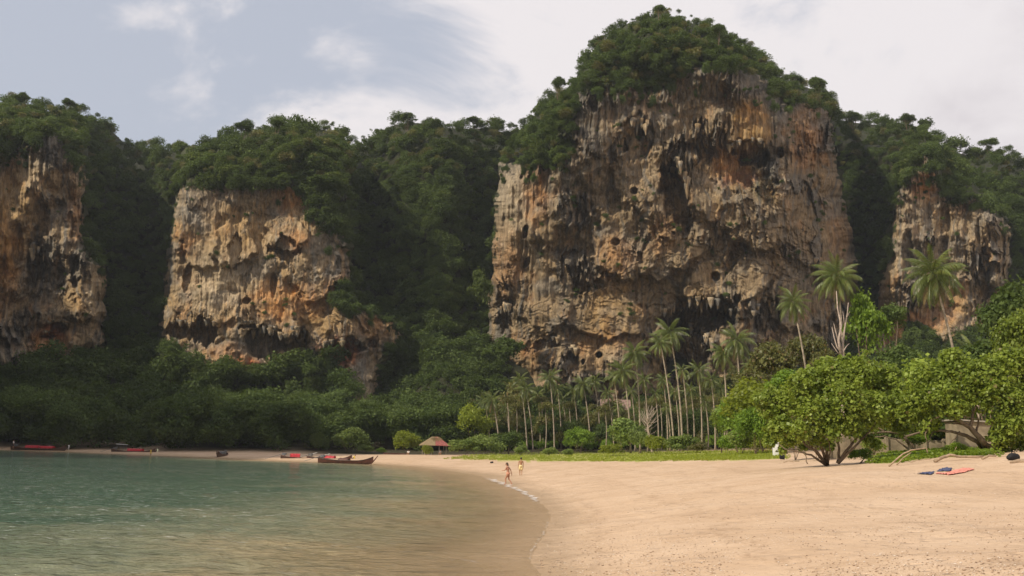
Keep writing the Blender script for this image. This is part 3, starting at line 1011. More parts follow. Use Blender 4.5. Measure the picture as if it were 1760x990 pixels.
# middle tower
tower('limestone_cliff', 'middle limestone cliff with rust orange caves beside the gully',
      L=[(240, 312), (330, 306), (400, 292), (470, 284), (560, 272), (760, 262)],
      Rr=[(240, 600), (420, 604), (470, 604), (520, 612), (555, 690), (580, 700), (640, 660), (760, 640)],
      top=[(250, 252), (350, 250), (430, 226), (520, 218), (590, 232), (610, 252), (700, 258)],
      vb=760, y0=lambda u, v: 270 + 5 * sstep(520, 700, u), step=1.45, seed=11, greytop=140, wrapL=24, wrapR=22, drip=0.40, bulge=4.5, fine_amp=0.6, slabs=[(340, 390, 34, 80, -4, 3), (400, 420, 40, 40, 0, 4), (492, 400, 36, 34, 0, 5), (545, 460, 40, 60, 8, 4), (350, 520, 60, 40, 10, 3), (480, 540, 36, 40, 0, 4), (600, 560, 50, 34, 10, 4), (495, 560, 13, 34, 0, 5), (620, 640, 24, 60, 0, 3)],
      caves=[(312, 568, 24, 15, 0, 6), (352, 572, 19, 24, 0, 9), (455, 588, 34, 26, 0, 9), (510, 590, 22, 26, 0, 8), (588, 600, 34, 14, 0, 7), (430, 560, 18, 5, 0, 4), (424, 517, 8, 6, 0, 3),
             (490, 425, 26, 20, 0, 4), (322, 478, 8, 24, 10, 4), (470, 490, 6, 22, 0, 3.5), (405, 430, 12, 26, 0, 3), (640, 590, 9, 8, 0, 4)],
      paints=[('o', 500, 345, 30, 24, 0, 0.75), ('o', 510, 415, 24, 22, 0, 0.65), ('o', 490, 520, 70, 34, 0, 0.85), ('o', 590, 500, 40, 30, 0, 0.6), ('r', 580, 610, 40, 30, 0, 0.9),
              ('p', 370, 480, 44, 66, 0, 0.8), ('g', 340, 360, 36, 50, 0, 0.55), ('y', 400, 400, 60, 40, 0, 0.5), ('o', 320, 415, 20, 20, 0, 0.6), ('p', 400, 470, 12, 80, 0, 0.5),
              ('r', 425, 625, 26, 16, 0, 0.8), ('o', 380, 610, 50, 20, 0, 0.6), ('g', 575, 400, 34, 60, 0, 0.8), ('o', 640, 560, 30, 30, 0, 0.5), ('p', 335, 610, 14, 10, 0, 0.7),
              ('g', 420, 335, 70, 18, 0, 0.5), ('y', 540, 560, 40, 20, 0, 0.5), ('g', 625, 660, 22, 40, 0, 0.5)],
      smooth=[(375, 470, 66, 86), (400, 390, 80, 60), (450, 500, 40, 60), (330, 600, 30, 20), (520, 540, 60, 30), (490, 350, 40, 24)],
      strata=[(550, 520, 60, 40, -20, 1.2)])
# left tower
tower('limestone_cliff', 'left limestone cliff with hanging grey drips at the picture edge',
      L=[(160, -230), (760, -240)],
      Rr=[(160, 150), (270, 150), (380, 146), (420, 158), (465, 182), (600, 180), (760, 190)],
      top=[(-240, 200), (0, 185), (60, 180), (100, 190), (150, 205), (190, 215)],
      vb=760, y0=lambda u, v: 264 + 0.03 * (u - 0), step=1.6, seed=23, greytop=110, wrapR=30,
      caves=[(62, 455, 16, 40, 0, 5), (100, 562, 18, 8, 0, 6), (84, 578, 12, 6, 0, 5), (70, 380, 12, 40, 0, 3), (130, 470, 8, 30, 0, 3), (170, 565, 6, 30, 10, 4), (165, 520, 5, 20, 10, 3), (30, 420, 10, 40, 0, 3)],
      paints=[('o', 85, 590, 36, 26, 0, 0.95), ('r', 85, 570, 26, 14, 0, 0.7), ('y', 20, 380, 40, 120, 0, 0.6), ('o', 10, 450, 26, 80, 0, 0.55), ('p', 55, 290, 16, 60, 0, 0.6), ('g', 75, 470, 44, 70, 0, 0.7),
              ('d', 65, 450, 20, 50, 0, 0.5), ('o', 130, 370, 16, 50, 0, 0.55), ('p', 160, 490, 20, 60, 0, 0.5), ('g', 85, 240, 24, 40, 0, 0.9), ('g', 20, 600, 30, 40, 0, 0.6), ('p', 0, 620, 16, 30, 0, 0.5)],
      smooth=[(15, 370, 30, 110), (90, 590, 34, 26)])
# right tower
tower('limestone_cliff', 'right limestone cliff streaked grey and tan behind the tall palm',
      L=[(200, 1560), (300, 1548), (380, 1528), (480, 1512), (560, 1500), (760, 1480)],
      Rr=[(200, 1640), (300, 1660), (340, 1700), (380, 1738), (520, 1736), (600, 1740), (760, 1750)],
      top=[(1480, 300), (1560, 235), (1590, 225), (1610, 240), (1640, 268), (1690, 290), (1760, 300)],
      vb=760, y0=lambda u, v: 285 + 8 * sstep(1620, 1740, u), step=1.5, seed=37, greytop=120,
      caves=[(1690, 480, 14, 60, 0, 5), (1600, 590, 26, 18, 0, 6), (1625, 390, 10, 40, 0, 3), (1560, 430, 10, 36, 0, 3), (1710, 540, 12, 20, 0, 4)],
      paints=[('o', 1590, 320, 24, 30, 0, 0.8), ('o', 1570, 560, 50, 26, 0, 0.8), ('r', 1528, 590, 14, 24, 0, 0.9), ('o', 1620, 540, 30, 26, 0, 0.5), ('g', 1580, 420, 30, 80, 0, 0.75), ('g', 1650, 450, 22, 60, 0, 0.5),
              ('p', 1715, 500, 20, 40, 0, 0.5), ('o', 1700, 560, 20, 20, 0, 0.5)],
      smooth=[(1590, 550, 40, 22)])

# wooded hillside behind and between the towers
GUL = [(-300, 0), (120, 8), (200, 34), (240, 42), (290, 26), (420, 20), (560, 14), (620, 26), (640, 30), (700, 6), (760, 2), (820, 20), (850, 24), (1000, 30), (1420, 44), (1480, 50), (1530, 20), (1620, 14), (1760, 18), (2100, 10)]
BOT = [(-300, 203), (0, 205), (300, 200), (560, 212), (640, 216), (760, 222), (830, 232), (900, 245), (1300, 235), (1450, 190), (1600, 160), (1760, 150), (2100, 140)]


def hill_y(u, v):
    yb = pl(BOT, u)
    ft = pl([(-300, 268), (250, 268), (300, 276), (560, 280), (600, 288), (670, 288), (740, 268), (2000, 268)], u)
    k = np.clip((785 - v) / pl([(-300, 140), (250, 150), (330, 130), (420, 118), (500, 140), (560, 118), (625, 72), (680, 110), (760, 150), (880, 135), (1000, 110), (1400, 110), (1500, 140), (1700, 140)], u), 0, 1)
    low = yb + (ft - yb) * k ** 0.85
    hi = 283 + pl(GUL, u) + 0.10 * np.maximum(560 - v, 0)
    y = low + (hi - low) * sstep(690, 470, v)
    return y - 5 * fbm(u / 70, v / 70, 3, 77)


ug = np.arange(-300, 2100, 9.0)
tg = np.linspace(0, 1, 80)
UG, TG = np.meshgrid(ug, tg)
VG = pl(SKYL, UG) + 14 + (800 - pl(SKYL, UG)) * TG
YG = hill_y(UG, VG) + 45 * (1 - sstep(0, 0.10, TG)) ** 1.5
pg = P(UG, VG, YG)
back = pg[:1] + np.array([0, 160, -10])
pg = np.concatenate([back, pg], 0)
tag(link('hillside', mesh_np('hillside', pg, grid_faces(*pg.shape[:2])[:, ::-1], True), MT['soil']), 'steep dark slope behind and between the cliffs', 'hillside', kind='structure')

# unseen ridge left of the picture, added to shade the left forest
xs = np.linspace(-380, -80, 70)
ys_ = np.linspace(40, 380, 70)
HX, HY = np.meshgrid(xs, ys_)


def head_h(x, y):
    ax = -0.52 * y - 58
    d = np.maximum(x - ax, 0) + np.maximum(ax - 60 - x, 0) + np.maximum(0, 120 - y) * 0.9
    return 90 * (1 - sstep(0, 44, d)) + 6 * fbm(x / 30, y / 30, 3, 91) - 3


HZ = head_h(HX, HY)
tag(link('shade_ridge', mesh_np('shade_ridge', np.stack([HX, HY, HZ], -1), grid_faces(70, 70), True), MT['soil']), 'unseen wooded ridge added to shade the left forest', 'shade_ridge', kind='structure')


# ------------------------------------------------------------------ foliage meshes
def leaf_cloud(n, lumps, leaf, seed, up=0.35, flat=0.6, aspect=0.6):
    """n kite-shaped leaves on the shells of `lumps` (x,y,z,r); returns verts, faces"""
    g = np.random.default_rng(seed)
    L = np.array(lumps)
    wgt = L[:, 3] ** 2
    k = g.choice(len(L), n, p=wgt / wgt.sum())
    d = g.normal(size=(n, 3))
    d /= np.linalg.norm(d, axis=1)[:, None]
    d[:, 2] = np.where((d[:, 2] < -0.2) & (g.random(n) < 0.6), -d[:, 2], d[:, 2])
    r = L[k, 3] * (1 - 0.45 * g.random(n) ** 2.2) * (1 + 0.17 * g.normal(size=n))
    c = L[k, :3] + d * r[:, None]
    nrm = d * (1 - flat) + g.normal(size=(n, 3)) * 0.55 + np.array([0, 0, up])
    nrm /= np.linalg.norm(nrm, axis=1)[:, None]
    a = np.cross(nrm, g.normal(size=(n, 3)))
    a /= np.linalg.norm(a, axis=1)[:, None]
    b = np.cross(nrm, a)
    s = leaf * (0.5 + 1.1 * g.random(n) ** 1.6)
    s2 = s * aspect
    p0 = c - a * s[:, None] * 0.5
    p1 = c + b * s2[:, None] * 0.5 + a * s[:, None] * 0.05 + nrm * s[:, None] * 0.06
    p2 = c + a * s[:, None] * 0.5 - nrm * s[:, None] * 0.08
    p3 = c - b * s2[:, None] * 0.5 + a * s[:, None] * 0.05 + nrm * s[:, None] * 0.06
    v = np.stack([p0, p1, p2, p3], 1).reshape(-1, 3)
    return v, np.arange(n * 4).reshape(-1, 4)


def lumps_unit(k, seed, base=0.42, squash=0.8):
    g = np.random.default_rng(seed)
    out = [(0, 0, 0.0, 0.42)]
    for i in range(k):
        d = g.normal(size=3)
        d /= np.linalg.norm(d)
        if d[2] < -0.35:
            d[2] *= -0.6
        rr = base * g.uniform(0.35, 1.25)
        q = d * (1.0 - rr * 0.9) * g.uniform(0.6, 1.2)
        out.append((q[0], q[1], q[2] * squash, rr))
    return out


CROWN = {'far': [], 'mid': [], 'near': []}
for i in range(8):
    v, f = leaf_cloud(1700, lumps_unit(14 + i, 100 + i, 0.30 + 0.03 * i), 0.125, 200 + i)
    CROWN['far'].append((v, f))
for i in range(6):
    v, f = leaf_cloud(5200, lumps_unit(22, 300 + i, 0.36), 0.098, 400 + i, 0.4, 0.55, 0.8)
    CROWN['mid'].append((v, f))
_cm = {}


def crown_mesh(kind, i, mat):
    key = (kind, i, mat)
    if key not in _cm:
        v, f = CROWN[kind][i]
        mm = mesh_np('foliage', v, f)
        mm.materials.append(MT[mat])
        _cm[key] = mm
    return _cm[key]


# a collection outside the scene holds the crowns that the jungle scatters
def crown_coll(name, mat, idx):
    c = bpy.data.collections.new(name)
    for i in idx:
        o = bpy.data.objects.new('crown', crown_mesh('far', i, mat))
        c.objects.link(o)
    return c


JC = {m_: crown_coll('crowns ' + m_, m_, range(8)) for m_ in ('jungle', 'bright', 'olive', 'paleleaf')}


def scatter(name, label, cat, pts, scl, coll, squash=0.85):
    """one object holding a mass of crowns (geometry nodes)"""
    n = len(pts)
    me_ = bpy.data.meshes.new(name)
    me_.vertices.add(n)
    me_.vertices.foreach_set('co', np.asarray(pts, np.float32).ravel())
    a = me_.attributes.new('scl', 'FLOAT_VECTOR', 'POINT')
    s = np.asarray(scl)[:, None] * np.stack([np.ones(n), np.ones(n), RNG.uniform(squash * 0.85, squash * 1.3, n)], 1)
    a.data.foreach_set('vector', s.astype(np.float32).ravel())
    a = me_.attributes.new('rot', 'FLOAT_VECTOR', 'POINT')
    r = np.stack([RNG.uniform(-0.55, 0.55, n), RNG.uniform(-0.55, 0.55, n), RNG.uniform(0, 6.28, n)], 1)
    a.data.foreach_set('vector', r.astype(np.float32).ravel())
    a = me_.attributes.new('idx', 'INT', 'POINT')
    a.data.foreach_set('value', RNG.integers(0, 8, n).astype(np.int32))
    o = link(name, me_)
    ng = bpy.data.node_groups.new(name, 'GeometryNodeTree')
    ng.interface.new_socket('Geometry', in_out='INPUT', socket_type='NodeSocketGeometry')
    ng.interface.new_socket('Geometry', in_out='OUTPUT', socket_type='NodeSocketGeometry')
    gi = ng.nodes.new('NodeGroupInput')
    go = ng.nodes.new('NodeGroupOutput')
    ci = ng.nodes.new('GeometryNodeCollectionInfo')
    ci.inputs[0].default_value = coll
    ci.inputs['Separate Children'].default_value = True
    ci.inputs['Reset Children'].default_value = True
    ip = ng.nodes.new('GeometryNodeInstanceOnPoints')
    ip.inputs['Pick Instance'].default_value = True

    def na(nm, dt):
        q = ng.nodes.new('GeometryNodeInputNamedAttribute')
        q.data_type = dt
        q.inputs[0].default_value = nm
        return q.outputs[0]
    ng.links.new(gi.outputs[0], ip.inputs['Points'])
    ng.links.new(ci.outputs[0], ip.inputs['Instance'])
    ng.links.new(na('idx', 'INT'), ip.inputs['Instance Index'])
    ng.links.new(na('scl', 'FLOAT_VECTOR'), ip.inputs['Scale'])
    ng.links.new(na('rot', 'FLOAT_VECTOR'), ip.inputs['Rotation'])
    ng.links.new(ip.outputs[0], go.inputs[0])
    md = o.modifiers.new('scatter', 'NODES')
    md.node_group = ng
    tag(o, label, cat, kind='stuff')
    return o


def tower_y(u, v):
    return surf_y(u, v, np.full(np.shape(u), 900.0))


def surf_y(u, v, y=None):
    y = hill_y(u, v) if y is None else y
    for (L, Rr, top, vb, yy, uu, vv) in TOWERS:
        uL = pl(L, v)
        uR = pl(Rr, v)
        vt = pl(top, u)
        ins = (u > uL - 2) & (u < uR + 2) & (v > vt - 6)
        nr, nc = yy.shape
        s = np.clip((u - uL) / np.maximum(uR - uL, 1), 0, 1)
        tq = np.clip((v - vt) / np.maximum(vb - vt, 1), 0, 1)
        val = yy[(tq * (nr - 1)).astype(int), (s * (nc - 1)).astype(int)]
        y = np.where(ins, np.minimum(y, val), y)
    return y


def jungle_pts(u0, u1, v0, v1, step, extra=None, out=None):
    us_, vs_ = np.meshgrid(np.arange(u0, u1, step), np.arange(v0, v1, step * 0.8))
    u = (us_ + RNG.uniform(-step * .6, step * .6, us_.shape)).ravel()
    v = (vs_ + RNG.uniform(-step * .5, step * .5, us_.shape)).ravel()
    sky_ = pl(SKYL, u) + 3 + RNG.uniform(-3, 6, len(u)) + 5 * fbm(u / 9, u * 0, 2, 88)
    ok = v > sky_
    wu = u + 7 * fbm(u / 18, v / 18, 2, 50)
    wv = v + 9 * fbm(u / 14, v / 14, 2, 51)
    for pgon in ROCK:
        ok &= ~inpoly(pgon, wu, wv)
    ok |= (v > sky_) & (v > 480) & (hill_y(u, v) < tower_y(u, v) - 1.0)
    if extra is not None:
        ok &= extra(u, v)
    return u[ok], v[ok]


def put_jungle(label, u, v, size, mat='jungle', lift=1.0, name='jungle'):
    y = surf_y(u, v) - lift
    p = P(u, v, y)
    s = (size[0] * 0.6 + (size[1] * 1.35 - size[0] * 0.6) * RNG.random(len(u)) ** 1.5) * (0.85 + 0.5 * np.maximum(0, fbm(u / 40, v / 40, 2, 66)))
    return scatter(name, label, 'jungle', p, s, JC[mat])


# ------------------------------------------------------------------ jungle masses
def region(label, u0, u1, v0, v1, step, size, cond=None, mat='jungle', lift=1.0, name='jungle'):
    u, v = jungle_pts(u0, u1, v0, v1, step, cond)
    return put_jungle(label, u, v, size, mat, lift, name)


region('jungle draped over the top of the left cliff', -260, 205, 150, 700, 11, (1.7, 3.0), lambda u, v: (v < 300 + 0 * u) & (u < 200 + (v - 200) * 0.1))
region('dark jungle filling the narrow gully between the left and middle cliffs', 130, 320, 230, 610, 11, (1.7, 2.9), lambda u, v: (v >= 300) | (u >= 200 + (v - 200) * 0.1) & (u < 310))
region('jungle on top of the middle cliff', 310, 622, 190, 560, 11, (1.7, 3.0), lambda u, v: u < 615 + 0 * v)
region('steep green wall of jungle between the middle cliff and the tallest tower', 615, 872, 190, 640, 11, (1.7, 3.0), lambda u, v: (u > 615) & ((u < 858) | (v > 600)))
region('jungle cap on the summit of the tallest tower', 975, 1436, 0, 220, 9.5, (1.3, 2.4), lambda u, v: (u > 985) | (v < 160), lift=1.2)
region('green shoulder of jungle on the left side of the tallest tower', 852, 992, 130, 300, 10, (1.5, 2.6), lambda u, v: (u < 990) & (u > 856))
region('dark jungle in the cleft right of the tallest tower', 1425, 1600, 180, 640, 11, (1.7, 2.9))
region('jungle along the ridge at the right end', 1595, 2050, 200, 660, 12, (1.8, 3.2))


def ground_wood(label, name, u0, u1, front, deep, n, size, mat, zmax):
    """crowns standing on the terrain behind a front line given as u -> distance"""
    u_ = RNG.uniform(u0, u1, n)
    y_ = pl(front, u_) + RNG.random(n) ** 1.2 * deep
    r_ = ray(u_, np.full(n, 772.0))
    x_ = r_[:, 0] * y_
    z_ = terrain(x_, y_)
    s_ = RNG.uniform(size[0], size[1], n)
    z_ = z_ + s_ * 0.5 + RNG.random(n) * zmax
    return scatter(name, label, 'forest' if name == 'jungle' else 'undergrowth', np.stack([x_, y_, z_], 1), s_, JC[mat])


region('dark forest climbing to the foot of the left and middle cliffs', -300, 660, 585, 745, 24, (3.0, 5.6), lambda u, v: v > 590, lift=1.5)
region('tree crowns standing out of the forest at the cliff foot', -300, 660, 600, 750, 44, (4.2, 6.2), lambda u, v: v > 600, lift=5.0)
FRONT = [(-300, 205), (0, 199), (150, 197), (300, 190), (480, 196), (560, 203), (660, 208), (720, 206), (800, 208), (850, 212)]
ground_wood('forest edge behind the boats on the left shore', 'jungle', -300, 640, FRONT, 40, 420, (2.4, 4.6), 'jungle', 6)
region('forest under the green wall behind the beach hut', 640, 850, 600, 760, 16, (2.2, 4.4), lift=1.5)
ground_wood('dark forest edge behind the hut', 'jungle', 640, 850, FRONT, 34, 170, (2.0, 3.8), 'jungle', 5)
# a looser second layer of paler crowns
region('paler crowns among the jungle on the middle cliff', 315, 620, 195, 330, 34, (1.8, 2.8), mat='paleleaf', lift=2.2)
region('paler crowns on the green wall', 640, 860, 200, 640, 40, (1.6, 2.6), mat='paleleaf', lift=2.2)
region('paler crowns in the forest at the cliff foot', 330, 560, 640, 700, 30, (2.0, 3.0), mat='paleleaf', lift=3.0)
region('paler crowns on the shoulder of the tallest tower', 856, 992, 140, 290, 26, (1.2, 2.2), mat='paleleaf', lift=2.0)
region('olive crowns scattered over the ridges', 0, 1750, 10, 300, 27, (1.5, 2.4), mat='olive', lift=2.0)

# undergrowth in and behind the palm grove
GF = [(800, 208), (900, 214), (1050, 204), (1200, 196), (1300, 178), (1400, 150), (1560, 120)]
ground_wood('dark undergrowth between the palm trunks', 'undergrowth', 800, 1340, GF, 42, 460, (1.3, 2.8), 'jungle', 4.5)
ground_wood('olive undergrowth between the palm trunks', 'undergrowth', 800, 1340, GF, 40, 190, (1.2, 2.6), 'olive', 6)
ground_wood('sunlit young shrubs between the palm trunks', 'undergrowth', 830, 1320, [(a, b - 8) for a, b in GF], 22, 110, (0.7, 1.6), 'bright', 1.2)
ground_wood('dark thicket behind the right-hand trees', 'undergrowth', 1300, 1800, [(1300, 150), (1400, 115), (1560, 100), (1800, 88)], 45, 420, (1.4, 2.8), 'jungle', 4)
u, v = np.meshgrid(np.arange(840, 1560, 17.0), np.arange(640, 720, 10.0))
u = (u + RNG.uniform(-8, 8, u.shape)).ravel()
v = (v + RNG.uniform(-6, 6, v.shape)).ravel()
topl = pl([(780, 690), (850, 640), (900, 650), (1000, 668), (1025, 690), (1085, 690), (1120, 668), (1200, 662), (1290, 620), (1330, 590), (1400, 590), (1440, 640), (1560, 620)], u)
k = (v > topl + 8) & ~((u > 1022) & (u < 1092) & (v < 716))
u, v = u[k], v[k]
scatter('undergrowth', 'trees on the slope right below the tallest cliff', 'undergrowth', P(u, v, surf_y(u, v) - 2), RNG.uniform(1.6, 3.0, len(u)), JC['jungle'])
k = RNG.random(len(u)) < 0.3
scatter('undergrowth', 'olive trees on the slope right below the tallest cliff', 'undergrowth', P(u[k], v[k], surf_y(u[k], v[k]) - 3), RNG.uniform(1.6, 2.8, k.sum()), JC['olive'])
# creepers hanging over the upper edges of the rock
cu_, cv_ = RNG.uniform(-200, 1740, 60000), RNG.uniform(80, 560, 60000)
near = np.full(len(cu_), 99.0)
inr = np.zeros(len(cu_), bool)
for pgon in ROCK:
    i_ = inpoly(pgon, cu_, cv_)
    inr |= i_
    for k_ in (48, 36, 26, 16, 8):
        near = np.where(i_ & ~inpoly(pgon, cu_, cv_ - k_), k_, near)
pr = np.exp(-near / 15.0) * sstep(-0.35, 0.5, fbm(cu_ / 26, cv_ / 200, 3, 140)) * 0.45
kk = inr & (near < 60) & (RNG.random(len(cu_)) < pr)
cu_, cv_ = cu_[kk], cv_[kk]
scatter('creepers', 'creepers and small shrubs hanging over the upper edges of the rock faces', 'creepers', P(cu_, cv_, surf_y(cu_, cv_) - 0.5), RNG.uniform(0.5, 1.5, len(cu_)), JC['jungle'], 1.6)
# scrub rooted in cracks of the rock faces
su, sv = [], []
for (a0, a1, b0, b1, n_, b_) in [(870, 1460, 150, 560, 150, 0.1), (300, 600, 330, 560, 40, 0.2), (-100, 150, 260, 560, 26, 0.2), (1510, 1730, 300, 560, 50, 0.1)]:
    a_ = RNG.uniform(a0, a1, n_ * 3)
    c_ = b0 + (b1 - b0) * RNG.random(n_ * 3) ** 1.6
    kk = fbm(a_ / 45, c_ / 60, 2, 123) > b_
    su += list(a_[kk])
    sv += list(c_[kk])
su, sv = np.array(su), np.array(sv)
kk = np.zeros(len(su), bool)
for pgon in ROCK:
    kk |= inpoly(pgon, su, sv)
su, sv = su[kk], sv[kk]
scatter('scrub', 'small shrubs rooted in cracks of the rock faces', 'scrub', P(su, sv, surf_y(su, sv) - 0.3), RNG.uniform(0.35, 1.1, len(su)), JC['jungle'])

# wood on the ridge added for its shade
gx, gy = np.meshgrid(np.arange(-330, -80, 7.0), np.arange(60, 370, 7.0))
gx = (gx + RNG.uniform(-3, 3, gx.shape)).ravel()
gy = (gy + RNG.uniform(-3, 3, gy.shape)).ravel()
gz = head_h(gx, gy)
k = gz > 3
scatter('jungle', 'jungle covering the unseen ridge added for shade', 'jungle', np.stack([gx, gy, gz + 1], 1)[k], RNG.uniform(4, 6.5, k.sum()), JC['jungle'])


# ------------------------------------------------------------------ plants as things
def bent(a, b, bend=0.0, side=(1, 0, 0), n=8, sag=0.0):
    a = Vector(a)
    b = Vector(b)
    s = Vector(side)
    out = []
    for i in range(n + 1):
        t_ = i / n
        out.append(a.lerp(b, t_) + s * bend * math.sin(math.pi * t_) + Vector((0, 0, sag * math.sin(math.pi * t_))))
    return out


def shrub(name, cat, label, u, v0, v1, w, d, mat, kind='mid', group=None, trunk=True, deep=None, gz=None):
    """plant whose crown covers w x (v1-v0) pixels round u, standing on the ground d metres away"""
    k = d / FPX
    ctr = P(u, (v0 + v1) / 2, d)
    rx = w * k / 2
    rz = (v1 - v0) * k / 2
    ry = deep if deep else (rx * 0.8 if rx < rz * 2 else rz * 1.3)
    g = tz(ctr[0], ctr[1]) if gz is None else gz
    base = Vector((ctr[0], ctr[1], g - 0.05))
    root = empty(name, base)
    tag(root, label, cat, group)
    idx = random.randrange(len(CROWN[kind]))
    c = link('crown', crown_mesh(kind, idx, mat), None, root, loc=Vector(ctr) - base, rot=(0, 0, random.uniform(0, 6.28)), scale=((rx + ry) / 2 * 1.2, (rx + ry) / 2 * 1.2, rz * 1.3))
    if trunk:
        mb = MB()
        h = ctr[2] - g
        nst = 3 if h < 2.5 else 4
        for i in range(nst):
            a = random.uniform(0, 6.28)
            e = (math.cos(a) * rx * 0.5, math.sin(a) * ry * 0.5, h + rz * random.uniform(-0.1, 0.4))
            mb.tube(bent((random.uniform(-.1, .1), random.uniform(-.1, .1), 0), e, 0.08 * rx, (math.sin(a), math.cos(a), 0), 5), [max(0.02, 0.010 * h + 0.012) * (1 - 0.7 * j / 5) for j in range(6)], 5)
        mb.build('trunk', MT['bark'], root)
    return root


# --- coconut palms
def frond_mesh(name, L, droop, seed, mat, leaflet=0.62, n=34):
    g = random.Random(seed)
    pts = []
    x = z = 0.0
    a = 0.0
    N = 14
    for i in range(N + 1):
        pts.append(Vector((x, 0, z)))
        t_ = i / N
        a = -droop * (t_ ** 1.35)
        x += math.cos(a) * L / N
        z += math.sin(a) * L / N
    mb = MB()
    mb.tube(pts, [0.045 * (1 - 0.85 * i / N) + 0.006 for i in range(N + 1)], 4, False)
    vs, fs = [], []
    for i in range(n):
        t_ = 0.14 + 0.86 * (i + g.uniform(-.2, .2)) / (n - 1)
        t_ = min(t_, 0.999)
        q = t_ * N
        j = min(int(q), N - 1)
        p = pts[j].lerp(pts[j + 1], q - j)
        tg_ = (pts[j + 1] - pts[j]).normalized()
        ln = leaflet * (math.sin(math.pi * min(1, 0.12 + 0.95 * t_)) ** 0.6 + 0.12) * g.uniform(0.85, 1.1)
        for s in (-1, 1):
            hang = g.uniform(0.8, 2.2)
            dr = (tg_ * 0.55 + Vector((0, s * 0.85, -hang))).normalized()
            mid = p + dr * ln * 0.5 + Vector((0, s * 0.04, 0.05))
            tip = p + dr * ln + Vector((0, 0, -0.16 * ln))
            wd = tg_ * 0.030
            o = len(vs)
            vs += [p - wd, p + wd, mid + wd * 1.1, mid - wd * 1.1, tip]
            fs += [(o, o + 1, o + 2, o + 3), (o + 3, o + 2, o + 4)]
    mb.add([tuple(w) for w in vs], fs)
    me_ = mb.mesh(name)
    me_.materials.append(MT[mat])
    return me_


FRONDS = [frond_mesh('frond', 3.9, dr, 10 + i, 'palm', 0.80, 36) for i, dr in enumerate((1.15, 1.45, 1.8, 1.3, 2.1))]
FROND_DRY = frond_mesh('frond', 3.2, 0.9, 30, 'palmdry', 0.5, 26)


def palm(label, cu, cv, bu, bv, d, spread, group=None, nf=21, bend=0.4, ground=None, dry=2, seed=None, base_extra=0.0):
    """crown centre (cu,cv), foot of the trunk seen at (bu,bv), spread = crown width in pixels"""
    g = random.Random(seed if seed is not None else int(cu * 7 + cv))
    top = Vector(P(cu, cv, d))
    foot = Vector(P(bu, bv, d))
    gz = tz(foot.x, foot.y) if ground is None else ground
    # continue the trunk line down to the ground
    dv = top - foot
    if foot.z > gz + 0.1:
        k = (foot.z - gz) / max(dv.z, 1)
        foot = foot - dv * k * 0.8
    foot.z = gz - 0.1
    root = empty('coconut_palm', foot)
    tag(root, label, 'palm tree', group)
    H = top - foot
    mb = MB()
    pts = bent((0, 0, 0), H, bend, (1 if dv.x < 0 else -1, g.uniform(-.5, .5), 0), 12)
    s = spread * 1.03 * d / FPX / 7.0
    r0 = 0.17 * (0.7 + 0.3 * s)
    mb.tube(pts, [r0 * (1.5 if i == 0 else 1.0 - 0.45 * i / 12) for i in range(13)], 7)
    mb.build('trunk', MT['trunk'], root, True)
    off = g.uniform(0, 6)
    nf = int(nf * g.uniform(1.05, 1.5))
    wind = g.uniform(0.0, 0.28)
    wa = g.uniform(-0.6, 0.6)
    bend = bend * g.uniform(0.6, 3.0)
    for i in range(nf):
        az = off + i * 2.39996
        t_ = (i + 0.5) / nf
        el = R(76 - 122 * t_ ** 0.9 + g.uniform(-12, 12)) + wind * math.cos(az - wa - 3.14)
        f = bpy.data.objects.new('frond', FRONDS[(i + g.randrange(5)) % 5] if t_ > 0.35 else FRONDS[g.choice((0, 3))])
        COL.objects.link(f)
        f.parent = root
        f.location = H + Vector((0, 0, 0.05 - 0.25 * t_))
        f.rotation_euler = (g.uniform(-0.3, 0.3), -el, az)
        sc = s * (1.0 - 0.18 * (1 - t_)) * g.uniform(0.9, 1.08)
        f.scale = (sc, sc, sc)
    for i in range(dry):
        f = bpy.data.objects.new('frond', FROND_DRY)
        COL.objects.link(f)
        f.parent = root
        f.location = H + Vector((0, 0, -0.3))
        f.rotation_euler = (0, R(g.uniform(48, 72)), g.uniform(0, 6.28))
        f.scale = (s, s, s)
        f['label'] = 'dry brown hanging frond'
    if s > 0.55:
        nb = MB()
        for i in range(6):
            a = g.uniform(0, 6.28)
            nb.ball((H.x + math.cos(a) * 0.16, H.y + math.sin(a) * 0.16, H.z - 0.35 + g.uniform(-.1, .1)), 0.13, 6, 4)
        nb.build('coconut_cluster', MT['nut'], root, True)
    return root


GV = 'tall palms rising above the grove'
palm('tallest coconut palm in the middle of the grove, right one of a crossing pair', 1151, 570, 1171, 752, 168, 78, GV, 22, 0.5)
palm('tall coconut palm leaning in front of its taller twin, left one of the pair', 1135, 588, 1157, 755, 164, 56, GV, 17, 0.3)
palm('coconut palm with a broad drooping crown beside the dark cave, nearer the bare tree', 1266, 584, 1272, 745, 160, 84, GV, 23, 0.2)
palm('coconut palm whose yellowish crown overlaps the left of its taller neighbour by the dark cave', 1243, 606, 1248, 745, 163, 66, GV, 19, 0.2)
palm('coconut palm left of the tall crossing pair, trunk in front of the pinkish roof', 1091, 605, 1099, 752, 172, 62, GV, 20, 0.3)
palm('coconut palm with a dark ragged crown just left of the pinkish roof trunk line', 1071, 636, 1081, 742, 170, 64, GV, 19, 0.3)
GL = 'slim palms at the seaward edge of the grove'
palm('slim palm leaning right, in front of the cliff foot left of the pinkish roof', 1002, 660, 1013, 752, 205, 54, GL, 18, 0.3)
palm('straight palm with a pale trunk standing alone in the gap of dark undergrowth', 945, 648, 953, 776, 205, 52, GL, 18, 0.2)
palm('right palm of a close pair left of the straight pale trunked palm', 903, 668, 916, 773, 205, 48, GL, 17, 0.3)
palm('left palm of a close pair behind the seaward undergrowth', 894, 652, 906, 770, 210, 44, GL, 16, 0.2)
